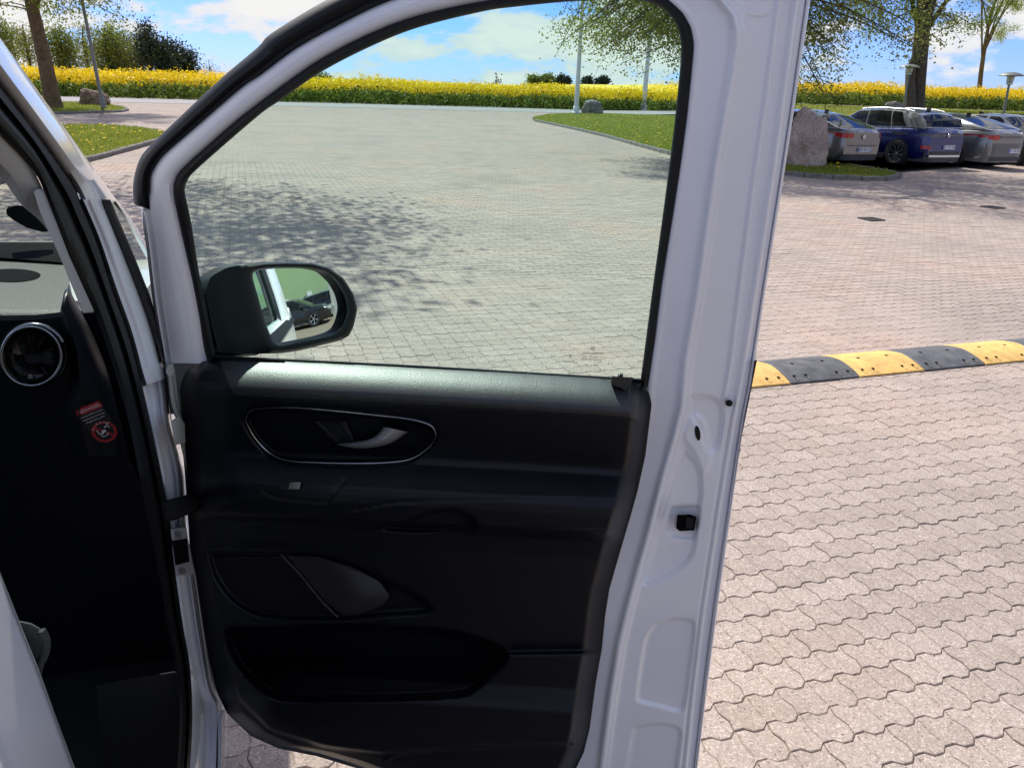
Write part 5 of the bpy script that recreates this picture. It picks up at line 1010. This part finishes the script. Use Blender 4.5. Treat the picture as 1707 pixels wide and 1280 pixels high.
# @@CARS
# ------------------------------------------------------------------ parked cars
def car(name, label, rear_left, heading, spec, group=None):
    """x forward, y left, z up; rear_left: where the rear left tyre stands"""
    sc = spec.get('scale', 1.0); L, W, H = spec['L'], spec['W'], spec['H']; wr = spec['wr']; wb = spec['wb']; xr = -L/2 + spec.get('ro', .85); xf = xr + wb
    head = np.array([math.sin(heading), math.cos(heading), 0]); left = np.array([-head[1], head[0], 0]); P0 = np.array(rear_left, float) - (head*xr + left*(W/2 - .11))*sc
    root = empty(name, tuple(P0)); tag(root, label, 'car', group); bpy.context.view_layer.update()
    T = Matrix(((head[0]*sc, left[0]*sc, 0, P0[0]), (head[1]*sc, left[1]*sc, 0, P0[1]), (0, 0, sc, P0[2]), (0, 0, 0, 1))); tm = np.array(T)
    def tf(P): P = np.asarray(P, float); return P @ tm[:3, :3].T + tm[:3, 3]
    def put(mb, nm, mat, parent=root, smooth=40):
        mb.v = [tuple(q) for q in tf(np.array(mb.v))]; return mb.build(nm, mat, parent, smooth)
    hw = W/2; zb = .20
    belt = lambda x: np.interp(x, *spec['belt']); roof = lambda x: np.interp(x, *spec['roof'])
    halfw = lambda x: hw*np.interp(np.abs(x), [0, L/2 - .9, L/2 - .35, L/2 - .1, L/2], [1, .99, .93, .84, .74])
    xs = np.concatenate([np.linspace(-L/2, -L/2 + .5, 9), np.linspace(-L/2 + .6, L/2 - .6, 30), np.linspace(L/2 - .5, L/2, 9)]); sec = []
    for x in xs:
        w = halfw(x); zt = belt(x); e = np.interp(abs(x), [0, L/2 - .25, L/2], [0, 0, .16])
        prof = [(0, zb + e), (w*.86, zb + e*.8), (w*.97, zb + .12 + e*.4), (w, .48), (w*.995, zt*.5 + .32), (w*.97, zt - .13), (w*.94, zt - .045), (w*.88, zt - .004), (w*.5, zt + .018), (0, zt + .028)]
        prof = [(y, min(z, zt + .03)) for y, z in prof]; sec.append([(x, y, z) for y, z in prof] + [(x, -y, z) for y, z in prof[::-1][1:]])
    S = np.array(sec); mb = MB(); mb.grid(S); n = S.shape[1]
    mb.f.append(tuple(range(n))); mb.f.append(tuple((len(xs)-1)*n + q for q in reversed(range(n)))); put(mb, 'body', spec['paint'], smooth=38)
    # greenhouse
    g0, g1 = spec['gx']; gx = np.linspace(g0, g1, 46); wbelt = lambda x: halfw(x)*.93; wroof = lambda x: hw*spec.get('tumble', .73)*np.interp(x, [g0, g0 + .6, g1 - .7, g1], [.93, 1, 1, .95])
    def gp(x, fr):                                    # fr 0 belt .. 1 roof edge, then over the top to the centre line at 2
        zb_, zr = belt(x) - .01, max(roof(x), belt(x)); k = np.clip((zr - zb_)/.35, 0, 1); wr_ = wbelt(x)*(1-k) + wroof(x)*k
        if fr <= 1: return (x, wbelt(x)*(1-fr) + wr_*fr + .03*math.sin(fr*math.pi)*k, zb_ + (zr - .05*k - zb_)*fr)
        t = fr - 1; return (x, wr_*(1-t), zr - .05*k + .05*k*math.sin(t*math.pi/2))
    frs = [0, .15, .35, .55, .75, .9, 1, 1.08, 1.2, 1.4, 1.7, 2]; S = np.array([[gp(x, f) for f in frs] for x in gx]); R = S[:, ::-1][:, 1:].copy(); R[..., 1] *= -1; S = np.concatenate([S, R], 1); mb = MB(); mb.grid(S); put(mb, 'cabin_shell', spec.get('roof_paint', spec['paint']), smooth=45)
    def pane(nm, f0, f1, xb, xt, side, mat=M['dark_glass'], out=.006, cols=12):
        P = []
        for fr in np.linspace(f0, f1, 6):
            t = (fr - f0)/(f1 - f0); a = xb[0]*(1-t) + xt[0]*t; b2 = xb[1]*(1-t) + xt[1]*t; row = []
            for x in np.linspace(a, b2, cols): q = np.array(gp(x, fr)); q[1] = (q[1] + out)*side; row.append(q)
            P.append(row)
        mb = MB(); mb.grid(np.array(P)); return put(mb, nm, mat, smooth=60)
    for side in (1, -1):
        for xb, xt in spec['panes']: pane('side_window', .08, .94, xb, xt, side)
    def overlay(nm, x0, x1, yw, mat, out=.006):
        P = []
        for x in np.linspace(x0, x1, 14):
            row = []
            for t in np.linspace(-1, 1, 11):
                wmax = gp(x, 1)[1]; y = t*yw*wmax; fr = 2 - abs(y)/max(wmax, 1e-3); q = np.array(gp(x, max(1.0, fr))); q[1] = y; q[2] += out; q[0] += out*np.sign(x)*.8; row.append(q)
            P.append(row)
        mb = MB(); mb.grid(np.array(P)); return put(mb, nm, mat, smooth=60)
    overlay('rear_window', *spec['rear_glass'], spec.get('rgw', .86), M['dark_glass']); overlay('windscreen', *spec['front_glass'], .88, M['dark_glass'])
    if 'roof_panel' in spec: overlay('roof_panel', *spec['roof_panel'], .80, M['gloss_black'], .004)
    # wheels
    for x in (xr, xf):
        for side in (1, -1):
            c = (x, side*(hw - .11), wr); Mx = frame(Vector((x, side*(hw - .203), wr)), (1, 0, 0), (0, 0, 1) if side < 0 else (0, 0, -1))
            mb = MB(); mb.lathe([(wr*.66, 0), (wr*.96, .0), (wr, .04), (wr, .19), (wr*.96, .225), (wr*.70, .23), (wr*.66, .20)], 30, Mx, cap=False); wh = put(mb, 'wheel', M['tyre'], smooth=40)
            mb = MB(); mb.lathe([(wr*.66, .06), (wr*.66, .10), (.02, .10)], 24, Mx); put(mb, 'rim_well', M['alloy_dark'], wh)
            mb = MB(); mb.lathe([(wr*.72, .205), (wr*.72, .225), (wr*.66, .22), (wr*.66, .10)], 30, Mx, cap=False)
            ns = spec.get('spokes', 10)
            for k in range(ns):
                a = 2*math.pi*k/ns; da = .16; p = [Mx @ Vector((r*math.cos(a + o), r*math.sin(a + o), z)) for r, o, z in ((wr*.12, -.25, .20), (wr*.69, .10, .215), (wr*.69, .10 + da*1.7, .215), (wr*.12, .35, .20))]; b0 = [Mx @ Vector((r*math.cos(a + o), r*math.sin(a + o), z)) for r, o, z in ((wr*.12, -.25, .15), (wr*.69, .10, .15), (wr*.69, .10 + da*1.7, .15), (wr*.12, .35, .15))]
                i = mb.verts(p + b0); mb.f += [(i, i+1, i+2, i+3), (i, i+4, i+5, i+1), (i+3, i+2, i+6, i+7)]
            mb.lathe([(wr*.15, .19), (wr*.14, .225), (.01, .225)], 16, Mx); put(mb, 'rim', M['alloy'], wh)
            # arch lip
            mb = MB(); pts = [(x + (wr*1.16)*math.cos(a), side*(float(halfw(x)) + .004), wr + (wr*1.16)*math.sin(a)) for a in np.linspace(-.25, math.pi + .25, 24)]; inn = [(x + (wr*1.02)*math.cos(a), side*(float(halfw(x)) - .0), wr + (wr*1.02)*math.sin(a)) for a in np.linspace(-.25, math.pi + .25, 24)]
            dk = [(x + (wr*1.02)*math.cos(a), side*(float(halfw(x)) + .0035), wr + (wr*1.02)*math.sin(a)) for a in np.linspace(-.25, math.pi + .25, 24)]
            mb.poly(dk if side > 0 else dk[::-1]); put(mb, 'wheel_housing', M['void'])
            mb = MB(); mb.grid(np.array([pts, [(a[0], a[1] + side*.006, a[2]) for a in inn]])); put(mb, 'arch_trim', spec.get('arch', spec['paint']))
    # bumpers, sills, lamps, plate
    for side in (1, -1): mb = MB(); mb.box((0.0, side*(hw - .02), .27), (wb - wr*2.3, .05, .12)); put(mb, 'sill', M['p_dark'])
    def rear_patch(nm, y0, y1, z0, z1, mat, out, wrap=0.0, cols=12, parent=root):
        """a piece lying on the curved tail of the body"""
        P = []
        for z in np.linspace(z0, z1, 5):
            row = []
            for y in np.linspace(y0, y1, cols):
                xs_ = np.linspace(-L/2, -L/2 + 1.2, 60); ww = halfw(xs_)*np.interp(z, [.2, .48, 1.0], [.95, 1.0, .97]); j = np.argmax(ww >= abs(y)) if (ww >= abs(y)).any() else 59; row.append((xs_[j] - out, y + np.sign(y)*out*.7, z))
            P.append(row)
        mb = MB(); mb.grid(np.array(P)); return put(mb, nm, mat, parent, 50)
    for k, (y0, y1, z0, z1, mat, nm) in enumerate(spec.get('rear', [])): rear_patch(nm, y0, y1, z0, z1, mat, .012 + .003*k)
    if 'plate' in spec:
        txt, y, z = spec['plate']; x = -L/2 - .03; mb = MB(); mb.box((x + .012, y, z), (.012, .50, .115)); pl = put(mb, 'number_plate', M['plate'], smooth=None); mb = MB(); mb.box((x + .006, y + .225, z), (.006, .045, .105)); put(mb, 'plate_band', M['plate_blue'], pl, None)
        Mx = T @ frame(Vector((x + .004, y - .02, z)), (0, -1, 0), (0, 0, 1)); text_mesh('plate_text', txt, .115, Mx, M['plate_ink'], pl)
    for side in (1, -1):
        q = gp(spec['mirror_x'], .12); mb = MB(); Mx = Matrix.Translation((q[0], side*(q[1] + .13), q[2] + .03)) @ Matrix.Diagonal((.09, .12, .075, 1)); mb.lathe([(.05, -1), (.6, -.8), (1, -.2), (1, .4), (.6, .9), (.05, 1)], 14, Mx); put(mb, 'door_mirror', spec.get('mirror_paint', spec['paint']), smooth=60)
    if spec.get('rails'):
        for side in (1, -1):
            a = [gp(x, 1.08) for x in np.linspace(*spec['rails'], 14)]; mb = MB(); mb.tube([(q[0], side*q[1], q[2] + .035) for q in a], .022, n=7); put(mb, 'roof_rail', M['alloy'])
    mb = MB(); q = gp(spec['fin'], 2); mb.box((q[0], 0, q[2] + .04), (.14, .035, .08)); put(mb, 'roof_fin', M['gloss_black'], smooth=None)
    if 'badge' in spec: mb = MB(); mb.lathe([(.01, 0), (.06, .0), (.06, .012), (.01, .014)], 20, frame(Vector((-L/2 - .02, 0, spec['badge'])), (0, -1, 0), (0, 0, 1))); put(mb, 'badge', M['chrome'])
    if 'nose' in spec:
        for side in (1, -1): mb = MB(); mb.box((L/2 - .12, side*(hw - .32), .68), (.22, .34, .12)); put(mb, 'headlamp', M['lamp_glass'])
    return root
sedan = dict(L=4.48, W=1.71, H=1.46, wr=.31, wb=2.60, ro=.98, scale=.93, paint=M['p_silver'],
    belt=([-2.24, -2.1, -1.75, -1.0, 1.0, 1.9, 2.24], [.93, 1.02, 1.04, .97, .93, .80, .58]), roof=([-2.10, -1.55, -1.0, -.3, .4, 1.25], [1.02, 1.20, 1.38, 1.46, 1.45, .93]), gx=(-2.10, 1.25),
    panes=[((-.1, .9), (.1, .55)), ((-1.05, -.2), (-.85, .0)), ((-1.5, -1.12), (-1.1, -.92))], rear_glass=(-2.02, -1.08), front_glass=(.50, 1.20), mirror_x=.75, fin=-.75,
    rear=[(.36, .84, .80, .93, M['tail_red'], 'tail_lamp'), (-.84, -.58, .80, .93, M['tail_red'], 'tail_lamp'), (-.80, .80, .22, .38, M['p_dark'], 'bumper_valance'), (-.52, .52, .60, .615, M['p_dark'], 'boot_gap')], plate=('DD 94 752', -.10, .50), badge=.83)
suv = dict(L=4.58, W=1.85, H=1.64, wr=.37, wb=2.77, ro=.90, scale=.90, paint=M['p_blue'], roof_paint=M['p_white_silver'], arch=M['p_dark'],
    belt=([-2.29, -2.15, -1.7, -.5, 1.0, 2.0, 2.29], [1.00, 1.12, 1.14, 1.08, 1.04, .90, .62]), roof=([-2.12, -1.98, -1.75, -1.2, -.3, .5, 1.55], [1.14, 1.36, 1.54, 1.62, 1.64, 1.58, 1.04]), gx=(-2.12, 1.55),
    panes=[((.0, 1.28), (.10, .80)), ((-.96, -.04), (-.76, .07)), ((-1.52, -1.0), (-1.14, -.80))], rear_glass=(-2.10, -1.80), front_glass=(.62, 1.48), mirror_x=.95, fin=-1.45, rails=(-1.5, .45), roof_panel=(-1.80, .45), rgw=.97, mirror_paint=M['gloss_black'],
    rear=[(.30, .93, .90, .985, M['p_greydark'], 'lamp_bar'), (-.93, .28, .925, .975, M['p_greydark'], 'lamp_bar'), (-.90, .90, .20, .50, M['p_dark'], 'bumper'), (-.62, .62, .34, .40, M['alloy'], 'diffuser_trim'), (.62, .80, .56, .66, M['tail_red'], 'reflector')], plate=('DY 79 942', -.12, .62), badge=.95, spokes=9)
fast = dict(L=4.60, W=1.80, H=1.48, wr=.35, wb=2.73, ro=.98, scale=.93, paint=M['p_lightgrey'], arch=M['p_lightgrey'],
    belt=([-2.3, -2.15, -1.7, -.5, 1.0, 2.0, 2.3], [.98, 1.08, 1.09, 1.02, .97, .84, .60]), roof=([-2.16, -1.75, -1.2, -.5, .3, 1.35], [1.09, 1.22, 1.38, 1.47, 1.47, .97]), gx=(-2.16, 1.35),
    panes=[((-.05, 1.0), (.1, .62)), ((-1.0, -.12), (-.80, .03)), ((-1.42, -1.06), (-1.18, -.88))], rear_glass=(-2.08, -1.12), front_glass=(.55, 1.30), mirror_x=.85, fin=-.85, roof_panel=(-1.08, .45), mirror_paint=M['gloss_black'],
    rear=[(.40, .90, .82, .95, M['tail_red'], 'tail_lamp'), (-.88, .38, .87, .93, M['p_greydark'], 'lamp_bar'), (-.90, .90, .20, .72, M['p_greydark'], 'bumper'), (-.60, .60, .24, .36, M['p_dark'], 'diffuser')], plate=('EH 78 095', -.35, .52), spokes=8)
hatch = dict(sedan); hatch.update(paint=M['p_lightgrey'], scale=.95, mirror_paint=M['gloss_black'], nose=1); hatch.pop('plate'); hatch.pop('badge')
estate = dict(L=4.85, W=1.86, H=1.46, wr=.35, wb=2.87, ro=1.0, paint=M['p_black'],
    belt=([-2.42, -2.3, -1.9, -.5, 1.0, 2.0, 2.42], [.98, 1.02, 1.02, .98, .96, .86, .62]), roof=([-2.30, -2.0, -1.2, -.3, .3, 1.3], [1.02, 1.36, 1.44, 1.46, 1.45, .96]), gx=(-2.30, 1.3),
    panes=[((-.05, .95), (.1, .6)), ((-1.05, -.12), (-.95, .03)), ((-1.75, -1.12), (-1.6, -1.0))], rear_glass=(-2.28, -2.02), front_glass=(.5, 1.25), mirror_x=.8, fin=-1.7, rails=(-1.8, .3),
    rear=[(.45, .9, .80, .95, M['tail_red'], 'tail_lamp'), (-.9, -.45, .80, .95, M['tail_red'], 'tail_lamp')], spokes=5, nose=1)
GC = 'cars parked in the bay below the bank'; hd = rad(-24)
def rl(px, py, W, sc):        # rear left tyre from the rear right one
    p = ground_at(px, py); left = np.array([-math.cos(hd), math.sin(hd), 0]); return p + left*(W - .22)*sc
car('parked_car', 'silver saloon half hidden behind the tall standing boulder', rl(1418, 275, 1.71, .93), hd, sedan, GC)
car('parked_car', 'dark blue electric SUV with silver roof, middle of the parked row', ground_at(1493, 277.5), hd, suv, GC)
car('parked_car', 'bright silver fastback with dark grey bumper right of the blue SUV', rl(1648, 277, 1.80, .93), hd, fast, GC)
_q = rl(1648, 277, 1.80, .93); _h = np.array([math.sin(hd), math.cos(hd), 0]); _rt = np.array([_h[1], -_h[0], 0]); _c = _q + _h*1.30 + _rt*(.80 + 2.55)
car('parked_car', 'light grey car cut by the right edge of the picture', _c + _h*1.22 + _rt*.71, rad(180) + hd, hatch, GC)
# behind the viewer's right shoulder, seen in the door mirror: yard buildings and two dark cars
def building(name, label, x0, x1, y0, y1, h, mat, roofmat, roof_h=0.0, windows=()):
    root = empty(name, ((x0+x1)/2, (y0+y1)/2, 0)); tag(root, label, 'building'); bpy.context.view_layer.update()
    mb = MB(); mb.box(((x0+x1)/2, (y0+y1)/2, h/2), (x1-x0, y1-y0, h)); mb.build('wall', mat, root)
    mb = MB(); e = .35
    if roof_h:
        i = mb.verts([(x0-e, y0-e, h), (x1+e, y0-e, h), (x1+e, y1+e, h), (x0-e, y1+e, h), ((x0+x1)/2, y0-e, h+roof_h), ((x0+x1)/2, y1+e, h+roof_h)]); mb.f += [(i, i+4, i+5, i+3), (i+1, i+2, i+5, i+4), (i, i+1, i+4), (i+3, i+5, i+2), (i, i+3, i+2, i+1)]
    else: mb.box(((x0+x1)/2, (y0+y1)/2, h + .08), (x1-x0 + .2, y1-y0 + .2, .16))
    mb.build('roof', roofmat, root)
    for y, z, w, hh in windows: mb = MB(); mb.box((x0 - .02, y, z), (.06, w, hh)); wd = mb.build('window', M['white_wall'], root); mb = MB(); mb.box((x0 - .055, y, z), (.02, w - .16, hh - .16)); mb.build('pane', M['dark_glass'], wd)
building('green_building', 'green rendered building reflected in the door mirror', 17.0, 26.0, -16.0, 1.75, 6.0, M['green_wall'], M['roof_dark'])
building('white_house', 'white house with dark roof at the edge of the mirror reflection', 30.0, 38.0, 2.2, 12.0, 2.6, M['white_wall'], M['roof_dark'], 2.2, [(4.0, 1.4, 1.0, 1.2), (7.0, 1.4, 1.0, 1.2)])
o_ = MB(); o_.box((13.4, 4.15, .95), (.25, 5.2, 1.9)); w_ = o_.build('yard_wall', M['grey_wall']); tag(w_, 'plain grey yard wall at the right of the mirror reflection', 'wall')
mb = MB(); mb.box((13.4, 4.15, 1.93), (.34, 5.28, .06)); mb.build('coping', M['grey_wall'], w_)
GM = 'dark cars by the green building'
car('parked_car', 'black estate car in front of the green building, seen in the mirror', np.array([11.45, -2.35, 0]), rad(-9), estate, GM)
navy = dict(estate); navy.update(paint=M['p_navy'])
car('parked_car', 'dark navy car behind the black estate, seen in the mirror', np.array([14.0, -.1, 0]), rad(-2), navy, GM)
for y_, z_ in ((-2.2, 1.35), (-.2, 1.45)):
    mb = MB(); mb.box((16.97, y_, z_), (.05, .42, .55)); tag(mb.build('wall_sign', M['sticker_white']), 'small white sign on the green wall, ' + ('left one' if y_ < -1 else 'right one') + ' in the mirror', 'sign')
# @@END
